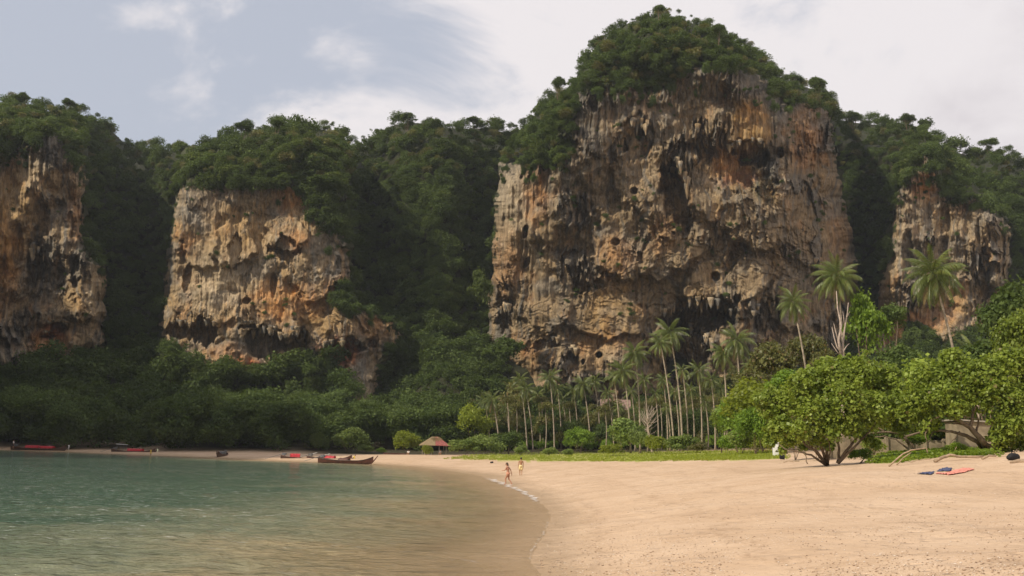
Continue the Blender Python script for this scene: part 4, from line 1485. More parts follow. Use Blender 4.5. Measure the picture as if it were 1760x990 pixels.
palm('leftmost slim palm, leaning, its foot by the dark round bush', 846, 686, 858, 777, 200, 50, GL, 18, 0.3)
palm('short palm with a pale fan crown at the left end of the grove', 834, 690, 840, 752, 207, 46, GL, 16, 0.2)
GM = 'palms inside the grove'
inner = [(1200, 636, 1206, 760, 185, 56), (1173, 636, 1181, 748, 180, 46), (1055, 646, 1064, 740, 190, 46), (1107, 652, 1112, 745, 190, 44), (1140, 652, 1146, 745, 186, 40),
         (1044, 674, 1052, 740, 200, 40), (986, 672, 992, 745, 212, 44), (1222, 652, 1228, 748, 178, 44), (1290, 628, 1292, 740, 172, 46), (924, 678, 928, 760, 215, 38), (1022, 655, 1030, 745, 208, 42),
         (1085, 672, 1090, 745, 196, 38), (1126, 676, 1130, 748, 190, 36), (1160, 672, 1166, 750, 184, 36), (1187, 668, 1192, 752, 188, 38), (1240, 668, 1244, 750, 178, 38), (968, 690, 972, 755, 216, 34),
         (1064, 700, 1066, 752, 195, 30), (870, 700, 874, 765, 214, 34), (1212, 690, 1216, 752, 182, 34), (1310, 652, 1312, 740, 168, 38), (1146, 700, 1150, 756, 180, 28), (958, 668, 964, 760, 214, 36)]
ORD = 'leftmost second third fourth fifth sixth seventh eighth ninth tenth eleventh twelfth thirteenth fourteenth fifteenth sixteenth seventeenth eighteenth nineteenth twentieth 21st 22nd 23rd'.split()
for k_, q in enumerate(sorted(inner)):
    lab = 'slender palm inside the grove, ' + (ORD[k_] + ' from the left' if k_ else 'its leftmost one') + ' by its crown'
    palm(lab, *q, GM, 15, 0.25, None, 1)
# bare thin trunks that rise into the canopy
GT = 'thin bare trunks in the grove'
for i, (u_, v0_, v1_, lean) in enumerate(sorted([(872, 690, 772, 2), (930, 690, 772, 3), (937, 700, 774, 0), (1040, 705, 760, 1), (1052, 700, 765, -2), (1122, 695, 765, 2), (1134, 690, 765, 3), (1143, 700, 765, -3), (1190, 690, 765, 2), (1197, 700, 765, 0),
                                           (1232, 690, 765, -4), (1224, 695, 768, 3), (1256, 690, 762, 5), (1110, 700, 760, 4), (888, 700, 770, -3), (978, 700, 772, 2), (1300, 690, 760, 2)])):
    d_ = 190 + (i * 37 % 25)
    a = Vector(P(u_, v0_, d_))
    b = Vector(P(u_ + lean, v1_, d_))
    b.z = tz(b.x, b.y) - 0.1
    root = empty('slim_tree', b)
    tag(root, 'thin pale bare trunk in the grove, ' + (ORD[i] + ' of them from the left' if i else 'leftmost of them'), 'tree', GT)
    mb = MB()
    mb.tube(bent((0, 0, 0), a - b, 0.25, n=6), [0.13 - 0.01 * k for k in range(7)], 6)
    mb.build('trunk', MT['trunk'], root, True)
    link('crown', crown_mesh('far', i % 8, 'olive'), None, root, loc=a - b, scale=(1.9, 1.9, 1.5))

GR = 'tall palms above the right-hand trees'
palm('tall coconut palm behind the bleached bare tree', 1439, 474, 1446, 628, 112, 104, GR, 24, 0.35)
palm('coconut palm with a pale thin crown, left of the bleached bare tree', 1363, 517, 1383, 640, 118, 76, GR, 20, 0.3)
palm('largest coconut palm, dark green and leaning left, standing highest at the right', 1603, 468, 1637, 626, 100, 128, GR, 26, 0.5)
palm('low palm with arching pale fronds right of the leaning tall palm', 1672, 606, 1676, 660, 92, 86, GR, 15, 0.1)
palm('low dark palm crown between the bright tall shrub and the leaning palm', 1570, 632, 1572, 680, 105, 80, GR, 15, 0.1)
palm('low olive palm crown at the foot of the orange rock', 1622, 642, 1624, 680, 98, 66, GR, 14, 0.1)

# --- bleached bare tree
root = empty('bare_tree', P(1446, 640, 108))
root.location.z = tz(root.location.x, root.location.y)
tag(root, 'bleached leafless tree standing in front of the tall right-hand palm', 'bare tree')
mb = MB()
o_ = root.location


def rel(u, v, d):
    return Vector(P(u, v, d)) - o_


J = rel(1446, 610, 108)
mb.tube([Vector((0, 0, -0.2)), J * 0.5 + Vector((0.1, 0, 0)), J], [0.30, 0.24, 0.20], 8)
for pts, r_ in [([(1446, 610), (1441, 585), (1446, 560), (1440, 530), (1438, 500)], 0.17), ([(1446, 612), (1449, 590), (1452, 565), (1456, 540), (1458, 520)], 0.13), ([(1445, 605), (1438, 596), (1434, 580), (1430, 562)], 0.11),
                ([(1446, 612), (1438, 604), (1429, 590)], 0.09), ([(1448, 608), (1454, 596), (1460, 590)], 0.08), ([(1441, 585), (1436, 570), (1433, 555)], 0.08), ([(1452, 565), (1450, 548), (1448, 535)], 0.07), ([(1456, 545), (1461, 535)], 0.05),
                ([(1445, 570), (1443, 556), (1446, 545)], 0.10)]:
    mb.tube([rel(a + random.uniform(-.5, .5), b, 108 + random.uniform(-.3, .3)) for a, b in pts], [r_ * (1 - 0.75 * i / (len(pts) - 1)) for i in range(len(pts))], 6)
mb.build('trunk', MT['deadwood'], root, True)

# tall bright shrub-tree and friends
shrub('broadleaf_tree', 'tree', 'tall narrow bright green tree against the dark cliff right of the bare tree', 1489, 516, 632, 72, 112, 'bright', 'mid')
shrub('broadleaf_tree', 'tree', 'dark round tree in the shade right of the tall bright tree', 1530, 525, 575, 60, 135, 'jungle', 'mid')
for (u_, v0_, v1_, w_, d_, mt_, lab) in [
        (1330, 590, 680, 90, 135, 'olive', 'thin olive tree under the pale thin-crowned palm'),
        (1392, 572, 660, 80, 128, 'olive', 'thin olive tree just left of the bleached bare tree'),
        (1300, 640, 700, 80, 120, 'olive', 'olive tree above the bright green thicket'),
        (1420, 610, 670, 70, 110, 'olive', 'dull olive tree at the foot of the bleached bare tree'),
        (1560, 600, 680, 100, 105, 'jungle', 'dark tree below the orange stained rock'),
        (1735, 500, 640, 110, 80, 'jungle', 'dark leafy tree at the right edge of the view'),
        (1745, 545, 650, 80, 66, 'seatree', 'glossy tree top at the far right, below the dark leafy tree'),
        (1690, 585, 690, 120, 80, 'jungle', 'dark green tree behind the glossy leaning beach tree'),
        (1310, 660, 740, 120, 100, 'yellowgreen', 'bright yellow green tree left of the big beach tree'),
        (1268, 690, 760, 70, 112, 'bright', 'bright green tree right of the round leafy bush'),
        (1240, 705, 752, 56, 125, 'seatree', 'round glossy bush on a slim stem at the right end of the grove'),
        (1350, 640, 700, 90, 90, 'bright', 'fresh green tree top just behind the big beach tree'),
        (1572, 632, 735, 130, 72, 'seatree', 'glossy tree filling the gap between the two big beach trees'),
        (1545, 690, 760, 80, 76, 'yellowgreen', 'yellow green bush above the wall between the two big beach trees'),
        (1660, 640, 700, 90, 75, 'yellowgreen', 'yellow green tree top behind the leaning trunk'),
        (815, 700, 752, 52, 205, 'yellowgreen', 'yellow green tree at the left end of the palm grove'),
        (858, 690, 748, 60, 222, 'olive', 'olive tree behind the leftmost slim palm'),
        (885, 665, 750, 60, 224, 'olive', 'olive tree behind the close pair of slim palms'),
        (930, 690, 765, 60, 222, 'jungle', 'dark tree beside the straight pale trunked palm'),
        (985, 690, 765, 60, 220, 'jungle', 'dark leafy tree left of the pinkish roof'),
        (998, 738, 772, 50, 196, 'bright', 'bright green bush in the dark gap of the grove'),
        (870, 578, 632, 66, 250, 'jungle', 'big dark shrub clinging to the left foot of the tallest cliff'),
        (826, 470, 535, 40, 256, 'paleleaf', 'pale green shrub hanging on the left edge of the tallest cliff'),
        (560, 300, 330, 60, 262, 'jungle', 'dark shrub hanging under the top of the middle cliff')]:
    hang = v1_ < 640 and u_ < 1000
    shrub('broadleaf_tree' if not hang else 'cliff_shrub', 'tree' if not hang else 'shrub', lab, u_, v0_, v1_, w_, d_, mt_, 'mid', None, not hang, gz=(P(u_, v1_, d_)[2] if hang else None))
for (u_, v0_, v1_, w_, d_, mt_, lab) in [
        (601, 738, 780, 66, 196, 'bush', 'large pale green bush behind the two beached boats'),
        (548, 745, 778, 34, 202, 'bush', 'small silvery bush left of the large pale bush'),
        (630, 766, 780, 32, 190, 'bush', 'low bush at the right foot of the large pale bush'),
        (655, 770, 780, 18, 190, 'bright', 'tiny bush on the sand left of the red brown timber pile'),
        (700, 743, 779, 46, 192, 'yellowgreen', 'round yellow green bush left of the hut'),
        (733, 766, 784, 26, 178, 'yellowgreen', 'small yellow green bush in front of the left half of the hut'),
        (800, 755, 784, 52, 180, 'bush', 'leafy bush right of the hut'),
        (836, 750, 783, 56, 184, 'bush', 'leafy bush at the foot of the leftmost slim palm'),
        (872, 744, 780, 52, 188, 'jungle', 'dark round bush behind the walking man'),
        (896, 768, 784, 26, 165, 'bush', 'small bush on the grass directly behind the walking man'),
        (945, 770, 784, 26, 160, 'bush', 'small bush on the grass below the straight palm'),
        (976, 772, 785, 22, 158, 'bush', 'smallest bush on the grass, right of the straight palm'),
        (1072, 722, 776, 84, 165, 'bush', 'large grey green bush in front of the pinkish roof'),
        (1052, 765, 784, 46, 140, 'yellowgreen', 'low yellow green bush in front of the large grey green bush'),
        (1128, 750, 781, 42, 142, 'yellowgreen', 'yellow green bush on the grass below the tall crossing palms'),
        (1098, 742, 772, 40, 150, 'bush', 'bush between the large grey green bush and the yellow green bush'),
        (1172, 750, 781, 60, 138, 'bush', 'feathery grey green bush below the tall crossing palms'),
        (1202, 762, 780, 34, 134, 'olive', 'dry olive bush at the right of the feathery bush'),
        (1250, 750, 779, 54, 122, 'bright', 'low green bush on the grass right of the grove'),
        (1296, 752, 780, 66, 108, 'yellowgreen', 'wide yellow green bush on the grass left of the white post'),
        (1330, 735, 770, 50, 100, 'bright', 'bright bush behind the white post'),
        (1368, 728, 782, 70, 74, 'yellowgreen', 'bright bush seen through the stems of the big beach tree'),
        (1298, 700, 772, 72, 96, 'bright', 'tall bright thicket left of the big beach tree'),
        (1275, 735, 778, 60, 100, 'bush', 'leafy bush between the grass and the tall bright thicket'),
        (1500, 752, 782, 44, 66, 'seatree', 'leafy bush standing against the left part of the wall'),
        (1575, 742, 772, 52, 67, 'bright', 'leafy bush standing against the wall by the leaning trunk'),
        (1405, 745, 780, 50, 70, 'olive', 'dull bush behind the stems of the big beach tree'),
        (1480, 772, 796, 40, 58, 'bright', 'small leafy bush at the right of the big tree stems'),
        (1645, 762, 786, 50, 58, 'vine', 'low leafy clump beneath the leaning trunk')]:
    shrub('bush', 'bush', lab, u_, v0_, v1_, w_, d_, mt_, 'mid')

# single trees that stand out along the skyline
for (u_, v0_, v1_, w_, lab) in [(38, 156, 186, 44, 'round crowned tree breaking the skyline on the left cliff'), (118, 168, 192, 34, 'small skyline tree right of the round crowned tree on the left cliff'),
                                (418, 206, 240, 40, 'tall airy tree on the left shoulder of the middle cliff'), (476, 204, 228, 34, 'airy tree right of the tall airy tree on the middle cliff'),
                                (700, 192, 216, 36, 'domed tree on the ridge between the middle cliff and the tallest tower'), (812, 198, 222, 34, 'thin tree on the ridge just left of the tallest tower'),
                                (960, 128, 165, 34, 'small tree on the left shoulder of the tallest tower'), (1134, 5, 30, 30, 'topmost tree on the summit of the tallest tower'),
                                (1234, 38, 66, 36, 'tree on the right slope of the summit cap'), (1405, 130, 165, 44, 'bushy tree overhanging the right edge of the tallest tower'),
                                (1465, 190, 216, 44, 'tree on the ridge right of the tallest tower'), (1560, 194, 220, 40, 'rounded tree above the right cliff'), (1700, 236, 262, 52, 'flat topped umbrella tree on the right ridge'), (1655, 240, 262, 30, 'small feathery tree left of the umbrella tree')]:
    yy_ = float(surf_y(np.array([u_ * 1.0]), np.array([v1_ + 10.0]))[0]) - 1.0
    shrub('skyline_tree', 'tree', lab, u_, v0_ + 3, v1_ - 6, w_ * 0.75, yy_, 'jungle', 'mid', 'trees standing out along the skyline', True, gz=float(P(u_, v1_ + 14, yy_)[2]))

# leafless reddish twiggy tree in the grove
root = empty('bare_tree', P(1112, 765, 178))
root.location.z = tz(root.location.x, root.location.y)
tag(root, 'pinkish twiggy leafless tree in the grove right of the pinkish roof', 'bare tree')
mb = MB()
gg = random.Random(5)
H = Vector(P(1112, 720, 178)) - root.location
mb.tube([(0.9, 0, 0), (0.4, 0, H.z * 0.5), H], [0.16, 0.12, 0.09], 5)
for i in range(42):
    a = gg.uniform(0, 6.28)
    st = Vector((0.4, 0, H.z * 0.5)).lerp(H, gg.random())
    e = st + Vector((math.cos(a) * gg.uniform(1, 2.8), math.sin(a) * gg.uniform(0.5, 2), gg.uniform(0.3, 3.0)))
    mb.tube(bent(st, e, gg.uniform(-.3, .3), n=3), [0.05, 0.04, 0.03, 0.02], 3)
mb.build('trunk', MT['deadwood'], root)


# --- the big beach trees on the right: own crowns of round leaves, real limbs
def beach_tree(label, lumps_px, d, leafn, leaf, limbs, foot_uv, mat='seatree', seed=1, rr=1.0):
    """lumps_px: (u, v, radius_px, depth offset); limbs: lists of (u, v, depth offset), start radius"""
    fo = hit(*foot_uv)
    root = empty('beach_tree', fo)
    tag(root, label, 'tree')
    L = []
    for (u_, v_, rp, do) in lumps_px:
        p_ = Vector(P(u_, v_, d + do)) - fo
        L.append((p_.x, p_.y, p_.z, rp * d / FPX * rr * 0.86))
    g = random.Random(seed)
    more = []
    for (x, y, z, r_) in L:
        for _ in range(9):
            a = g.uniform(0, 6.28)
            e = g.uniform(-0.6, 1.3)
            more.append((x + r_ * math.cos(a) * math.cos(e) * 0.85, y + r_ * math.sin(a) * math.cos(e) * 0.85, z + r_ * math.sin(e) * 0.85, r_ * g.uniform(0.18, 0.5)))
        for _ in range(5):
            a = g.uniform(0, 6.28)
            e = g.uniform(-0.3, 1.4)
            k_ = g.uniform(1.05, 1.38)
            more.append((x + r_ * math.cos(a) * math.cos(e) * k_, y + r_ * math.sin(a) * math.cos(e) * k_, z + r_ * math.sin(e) * k_, r_ * g.uniform(0.10, 0.24)))
    v, f = leaf_cloud(leafn, L + more, leaf, seed + 500, 0.45, 0.5, 0.85)
    c = mesh_np('foliage', v, f)
    link('crown', c, MT[mat], root)
    for pts, r0 in limbs:
        mb = MB()
        q = [Vector(P(w_[0], w_[1], d + (w_[2] if len(w_) > 2 else 0))) - fo for w_ in pts]
        if pts[0][:2] == foot_uv:
            q[0] = Vector((0, 0, -0.08))
        # smooth by subdividing with wobble
        sm = []
        for i in range(len(q) - 1):
            for k in range(3):
                sm.append(q[i].lerp(q[i + 1], k / 3) + Vector((g.uniform(-.03, .03), g.uniform(-.03, .03), g.uniform(-.03, .03))))
        sm.append(q[-1])
        mb.tube(sm, [r0 * (1 - 0.72 * i / (len(sm) - 1)) for i in range(len(sm))], 7)
        mb.build('limb', MT['bark'], root, True)
    return root


f1 = (1422, 800)
beach_tree('big spreading beach tree with many low crooked stems and glossy round leaves',
           [(1350, 700, 34, 1), (1385, 672, 36, 0), (1430, 655, 38, 0), (1478, 648, 36, 0), (1520, 665, 34, 1), (1400, 715, 34, -1), (1450, 700, 40, -1.5), (1500, 705, 36, -1), (1540, 700, 28, 0), (1345, 735, 22, 0), (1375, 742, 20, -1), (1430, 742, 22, -1.2),
            (1465, 735, 24, -1), (1325, 712, 20, 1), (1450, 635, 24, 1), (1500, 640, 22, 1), (1405, 760, 12, -0.5), (1550, 735, 18, 0), (1330, 745, 18, 0.5), (1322, 762, 12, 0.6), (1355, 758, 12, 0.4), (1425, 768, 10, 0), (1490, 755, 12, 0), (1345, 775, 9, 0.3), (1380, 772, 9, 0.4), (1505, 765, 9, 0), (1310, 690, 20, 1), (1530, 640, 16, 1)],
           57, 46000, 0.17,
           [([f1, (1405, 778, 0), (1385, 765, 0), (1362, 735, 0)], 0.10), ([f1, (1395, 782, -.3), (1370, 776, -.4), (1350, 772, -.4), (1338, 762, 0)], 0.07), ([f1, (1412, 770, .2), (1404, 740, .2), (1400, 700, 0)], 0.10),
            ([f1, (1420, 765, 0), (1432, 735, 0), (1440, 690, 0)], 0.10), ([(1440, 796, .3), (1442, 770, .3), (1438, 745, .3), (1450, 700, .3)], 0.09), ([(1440, 796, .3), (1455, 775, 0), (1472, 752, 0), (1480, 710, 0)], 0.11),
            ([(1440, 796, .3), (1465, 772, -.3), (1490, 748, -.3), (1520, 710, 0)], 0.09), ([f1, (1428, 775, -.5), (1424, 748, -.5)], 0.06), ([f1, (1385, 755, 0.3), (1365, 748, .3), (1340, 742, .3)], 0.05),
            ([(1387, 798, -.8), (1384, 780, -.8), (1372, 770, -.8), (1366, 775, -.8)], 0.03)], f1, 'seatree', 3)
f2 = (1700, 778)
beach_tree('big beach tree with a thick trunk leaning far to the left over the sand',
           [(1600, 655, 34, 1), (1640, 635, 34, 1), (1690, 650, 38, 0), (1735, 640, 40, 0), (1580, 695, 30, 0.5), (1620, 690, 34, 0), (1670, 690, 34, 0.5), (1725, 690, 40, -.5), (1765, 690, 36, 0), (1740, 730, 32, -.5), (1720, 755, 22, 0),
            (1770, 740, 32, 0), (1600, 725, 18, 0.5), (1560, 715, 20, .5), (1790, 650, 40, 0), (1800, 710, 36, 0), (1765, 765, 18, .5), (1640, 705, 22, -0.5), (1735, 768, 18, .5), (1800, 770, 30, 0), (1715, 772, 12, .8), (1590, 735, 14, .3)],
           54, 46000, 0.17,
           [([f2, (1690, 760, 0), (1668, 735, 0), (1645, 722, 0), (1622, 712, 0)], 0.21), ([f2, (1680, 760, .5), (1660, 748, .5), (1636, 742, .5), (1610, 740, .4)], 0.16), ([(1668, 735, 0), (1672, 715, 0), (1680, 690, 0)], 0.11),
            ([(1645, 722, 0), (1640, 700, 0), (1630, 670, 0)], 0.10), ([f2, (1712, 760, .5), (1716, 730, .5), (1722, 690, .5)], 0.13), ([(1678, 745, .2), (1682, 722, .2), (1678, 712, .2)], 0.07), ([(1622, 712, 0), (1600, 722, 0), (1590, 745, 0), (1594, 762, 0)], 0.06),
            ([(1640, 742, .5), (1618, 738, .5), (1604, 742, .5), (1594, 765, .5)], 0.05), ([(1650, 742, .4), (1640, 755, .4), (1632, 762, .3)], 0.04), ([(1660, 730, 0.2), (1640, 728, .2), (1618, 724, .2)], 0.06), ([(1640, 716, -.2), (1665, 718, -.2), (1690, 722, -.2)], 0.05),
            ([(1690, 762, .3), (1712, 770, .3), (1724, 776, .3)], 0.12)], f2, 'seatree', 8)
f3 = (1565, 772)
beach_tree('low leaning tree behind the vine patch with dark arching limbs', [(1530, 712, 26, 1), (1560, 700, 26, 1), (1500, 725, 18, 1), (1590, 700, 24, 1)], 66, 9000, 0.22,
           [([f3, (1560, 758, 0), (1550, 745, 0), (1520, 742, 0), (1490, 745, 0)], 0.13), ([f3, (1556, 768, -.5), (1540, 755, -.5), (1520, 750, -.5), (1500, 752, -.5)], 0.08), ([(1556, 750, 0), (1585, 742, 0), (1610, 735, 0)], 0.09), ([(1520, 742, 0), (1510, 735, 0), (1500, 722, 0)], 0.07)],
           f3, 'yellowgreen', 12)

# ------------------------------------------------------------------ ground cover
def ground_pts(poly, n, ymax=230):
    us_ = [q[0] for q in poly]
    vs_ = [q[1] for q in poly]
    # sample on the ground itself, evenly by picture area so that the near grass is dense enough
    out = []
    u = RNG.uniform(min(us_), max(us_), n * 4)
    v = RNG.uniform(min(vs_), max(vs_), n * 4)
    k = inpoly(poly, u, v)
    u, v = u[k][:n], v[k][:n]
    r = ray(u, v)
    ys = np.geomspace(25, ymax, 260)
    X = r[:, 0:1] * ys[None]
    Zr = CAMZ + r[:, 2:3] * ys[None]
    G = terrain(X, np.broadcast_to(ys[None], X.shape))
    hitm = Zr < G
    idx = hitm.argmax(1)
    ok = hitm.any(1)
    y = ys[idx][ok]
    x = X[np.arange(len(u)), idx][ok]
    y = y + RNG.uniform(-1.5, 1.5, len(y))
    return x, y, terrain(x, y)


def tufts(name, label, poly, n, hgt, mat, blades=5, wid=0.03):
    x, y, z = ground_pts(poly, n)
    m_ = len(x)
    a = RNG.uniform(0, 6.28, (m_, blades))
    sp = RNG.uniform(0.03, 0.25, (m_, blades))
    h = RNG.uniform(0.5, 1.2, (m_, blades)) * hgt
    bx = x[:, None] + np.cos(a) * sp
    by = y[:, None] + np.sin(a) * sp
    bz = np.broadcast_to(z[:, None] - 0.02, bx.shape)
    a2 = RNG.uniform(0, 6.28, (m_, blades))
    p0 = np.stack([bx - np.cos(a2) * wid, by - np.sin(a2) * wid, bz], -1)
    p1 = np.stack([bx + np.cos(a2) * wid, by + np.sin(a2) * wid, bz], -1)
    p2 = np.stack([bx + np.cos(a) * h * 0.5, by + np.sin(a) * h * 0.5, bz + h], -1)
    v = np.stack([p0, p1, p2], 2).reshape(-1, 3)
    o = link(name, mesh_np(name, v, np.arange(len(v)).reshape(-1, 3)), MT[mat])
    return tag(o, label, 'grass', kind='stuff')


tufts('grass', 'short yellow green grass strip between the sand and the grove', GRASS_POLY, 5200, 0.20, 'grass', 6, 0.05)
# creeping vine patch under the right-hand trees
x, y, z = ground_pts(VINE_POLY, 3500, 110)
n = len(x)
nb = 5
cx_ = np.repeat(x, nb) + RNG.normal(0, .12, n * nb)
cy_ = np.repeat(y, nb) + RNG.normal(0, .12, n * nb)
cz_ = np.repeat(z, nb) + RNG.uniform(0.03, 0.28, n * nb)
nr_ = RNG.normal(0, .5, (n * nb, 3)) + np.array([0, 0, 1.0])
nr_ /= np.linalg.norm(nr_, axis=1)[:, None]
aa = np.cross(nr_, RNG.normal(size=(n * nb, 3)))
aa /= np.linalg.norm(aa, axis=1)[:, None]
bb = np.cross(nr_, aa)
s_ = RNG.uniform(0.05, 0.10, n * nb)[:, None]
c_ = np.stack([cx_, cy_, cz_], 1)
v = np.stack([c_ - aa * s_, c_ + bb * s_, c_ + aa * s_, c_ - bb * s_], 1).reshape(-1, 3)
tag(link('vine', mesh_np('vine', v, np.arange(len(v)).reshape(-1, 4)), MT['vine']), 'bright creeping beach vine on the sand under the right-hand trees', 'vine', kind='stuff')

# shells, pebbles and coral bits on the near sand
n = 26000
u = RNG.uniform(880, 1800, n)
v = 800 + 215 * RNG.random(n) ** 0.75
r = ray(u, v)
ys = np.geomspace(10, 90, 160)
X = r[:, 0:1] * ys[None]
G = terrain(X, np.broadcast_to(ys[None], X.shape))
hm = (CAMZ + r[:, 2:3] * ys[None]) < G
ok = hm.any(1)
ix = hm.argmax(1)
x = X[np.arange(n), ix][ok] + RNG.normal(0, .12, ok.sum())
y = ys[ix][ok] + RNG.normal(0, .25, ok.sum())
clus = fbm(x / 2.2, y / 4.5, 3, 99) + 0.5 * (x < 4)
k = (clus > -0.5 + 0.9 * RNG.random(len(x))) & (shore_dist(x, y) > 0.15)
x, y = x[k], y[k]
z = terrain(x, y)
n = len(x)
sz = 0.0045 + 0.016 * RNG.random(n) ** 4
octv = np.array([(1, 0, 0), (0, 1, 0), (-1, 0, 0), (0, -1, 0), (0, 0, 0.6), (0, 0, -0.4)], float)
an = RNG.uniform(0, 6.28, n)
sx = sz * RNG.uniform(0.8, 2.0, n)
V = np.empty((n, 6, 3))
V[:, :, 0] = x[:, None] + (octv[None, :, 0] * np.cos(an)[:, None] * sx[:, None] - octv[None, :, 1] * np.sin(an)[:, None] * sz[:, None])
V[:, :, 1] = y[:, None] + (octv[None, :, 0] * np.sin(an)[:, None] * sx[:, None] + octv[None, :, 1] * np.cos(an)[:, None] * sz[:, None])
V[:, :, 2] = z[:, None] + sz[:, None] * 0.4 + octv[None, :, 2] * sz[:, None]
F0 = np.array([(0, 1, 4), (1, 2, 4), (2, 3, 4), (3, 0, 4), (1, 0, 5), (2, 1, 5), (3, 2, 5), (0, 3, 5)])
F = (F0[None] + (np.arange(n) * 6)[:, None, None]).reshape(-1, 3)
m = bpy.data.materials.new('shells and pebbles')
m.use_nodes = True
t = NT(m.node_tree)
b = t.n['Principled BSDF']
geo = t.new('ShaderNodeNewGeometry')
t.link(t.ramp(geo.outputs['Random Per Island'], [(0.0, (0.16, 0.10, 0.06)), (0.35, (0.36, 0.23, 0.14)), (0.65, (0.50, 0.36, 0.25)), (1.0, (0.80, 0.72, 0.62))]), b.inputs['Base Color'])
b.inputs['Roughness'].default_value = 0.6
tag(link('pebbles', mesh_np('pebbles', V.reshape(-1, 3), F), m), 'shell fragments and pebbles strewn over the near sand', 'pebbles', kind='stuff')

# ------------------------------------------------------------------ longtail boats
def boat(label, u, v, L, yaw, hullmat, covers=(), roof=False, flag='flag', bow=1, seed=0, lie=0.0):
    w = water_pt(u, v)
    root = empty('longtail_boat', (w[0], w[1], lie), yaw if bow > 0 else yaw + math.pi)
    tag(root, label, 'boat', 'longtail boats along the far shore')
    N = 26
    st = np.linspace(-0.5, 0.5, N)
    vs, ins = [], []
    K = 7
    for s in st:
        x = s * L
        bw = 0.80 * (1 - abs(2 * s) ** 3.0 * (0.92 if s > 0 else 0.45)) * (L / 10)
        sheer = 0.42 + 0.10 * abs(2 * s) ** 2 + (1.15 * max(0, 2 * s - 0.35) ** 2.4 * 1.3 if s > 0 else 0.20 * (-2 * s) ** 3)
        keel = -0.22 + (0.95 * max(0, 2 * s - 0.55) ** 2 * 2.2 if s > 0 else 0.10 * (2 * s) ** 2)
        keel = min(keel, sheer - 0.12)
        for k in range(K):
            a = -1 + 2 * k / (K - 1)
            yy = bw * math.copysign(abs(a) ** 0.6, a)
            zz = keel + (sheer - keel) * abs(a) ** 2.0
            vs.append((x, yy, zz))
    fs = [(i * K + k, (i + 1) * K + k, (i + 1) * K + k + 1, i * K + k + 1) for i in range(N - 1) for k in range(K - 1)]
    mb = MB().add(vs, fs)
    mb.add([vs[k] for k in range(K)], [tuple(range(K))])
    mb.build('hull', MT[hullmat], root, True)
    # gunwales
    for sgn in (0, K - 1):
        g_ = MB()
        g_.tube([vs[i * K + sgn] for i in range(N)], 0.045, 5)
        g_.build('gunwale', MT['hullred' if hullmat == 'hull' else 'hull'], root)
    # deck and thwarts
    dk = MB()
    dv, df = [], []
    for i in range(2, N - 4):
        yb_ = abs(vs[i * K][1]) * 0.86
        zb = vs[i * K + 3][2] + 0.30
        dv += [(vs[i * K][0], -yb_, zb), (vs[i * K][0], yb_, zb)]
    df = [(2 * i, 2 * i + 2, 2 * i + 3, 2 * i + 1) for i in range(len(dv) // 2 - 1)]
    dk.add(dv, df)
    dk.build('deck', MT['inner'], root)
    for s in (-0.3, -0.15, 0.0, 0.15, 0.28):
        MB().box((s * L, 0, 0.40), (0.22, 1.35 * (1 - abs(2 * s) ** 3 * 0.5) * L / 10, 0.05)).build('thwart', MT['inner'], root)
    # stem post with cloth
    s0 = Vector(vs[(N - 1) * K + 3])
    tip = s0 + Vector((0.85, 0, 1.25)) * (L / 10)
    MB().tube([s0 - Vector((0.35, 0, 0.15)), s0 + Vector((0.25, 0, 0.45)), tip], [0.11, 0.09, 0.05], 6).build('stem_post', MT[hullmat], root, True)
    if flag:
        fb = MB()
        c0 = s0.lerp(tip, 0.6)
        fb.tube([c0 + Vector((0, 0, .18)), c0 + Vector((.05, 0, -.1)), c0 + Vector((.02, 0, -.75))], [0.13, 0.12, 0.06], 6)
        fb.build('bow_ribbon', MT[flag], root, True)
    # engine with long propeller shaft
    e = MB()
    e.box((-0.43 * L, 0, 0.95), (0.55, 0.38, 0.36), jit=0.02)
    e.box((-0.43 * L + 0.1, 0, 0.72), (0.12, 0.12, 0.35))
    e.ball((-0.43 * L + 0.3, 0, 0.98), 0.17)
    eng = e.build('engine', MT['metal'], root)
    MB().tube([(-0.43 * L - 0.2, 0, 0.95), (-0.43 * L - 2.9, 0.1, 0.15)], [0.04, 0.03], 6).build('propeller_shaft', MT['metal'], root)
    MB().tube([(-0.43 * L + 0.2, 0, 1.05), (-0.43 * L + 1.1, 0, 1.3)], 0.03, 5).build('tiller', MT['metal'], root)
    for (x0, x1, z0, z1, mat_) in covers:
        c = MB()
        n_ = 8
        cv_, cf = [], []
        for i in range(n_ + 1):
            x = L * (x0 + (x1 - x0) * i / n_)
            zr = z1 + 0.04 * math.sin(i * 2.1 + seed)
            for k in range(7):
                a = math.pi * k / 6
                cv_.append((x, 0.72 * math.cos(a) * L / 10, z0 + (zr - z0) * math.sin(a) ** 0.7))
        cf = [(i * 7 + k, (i + 1) * 7 + k, (i + 1) * 7 + k + 1, i * 7 + k + 1) for i in range(n_) for k in range(6)]
        cf += [tuple(range(7)), tuple(n_ * 7 + k for k in range(7))]
        c.add(cv_, cf)
        c.build('cover', MT[mat_], root)
    if roof:
        MB().box((-0.28 * L, 0, 1.62), (1.9, 1.3, 0.05), ry=0.05).build('sunshade', MT['white'], root)
        for px in (-0.36, -0.2):
            for py in (-.55, .55):
                MB().tube([(px * L, py, 0.4), (px * L, py, 1.6)], 0.03, 5).build('pole', MT['metal'], root)
    return root


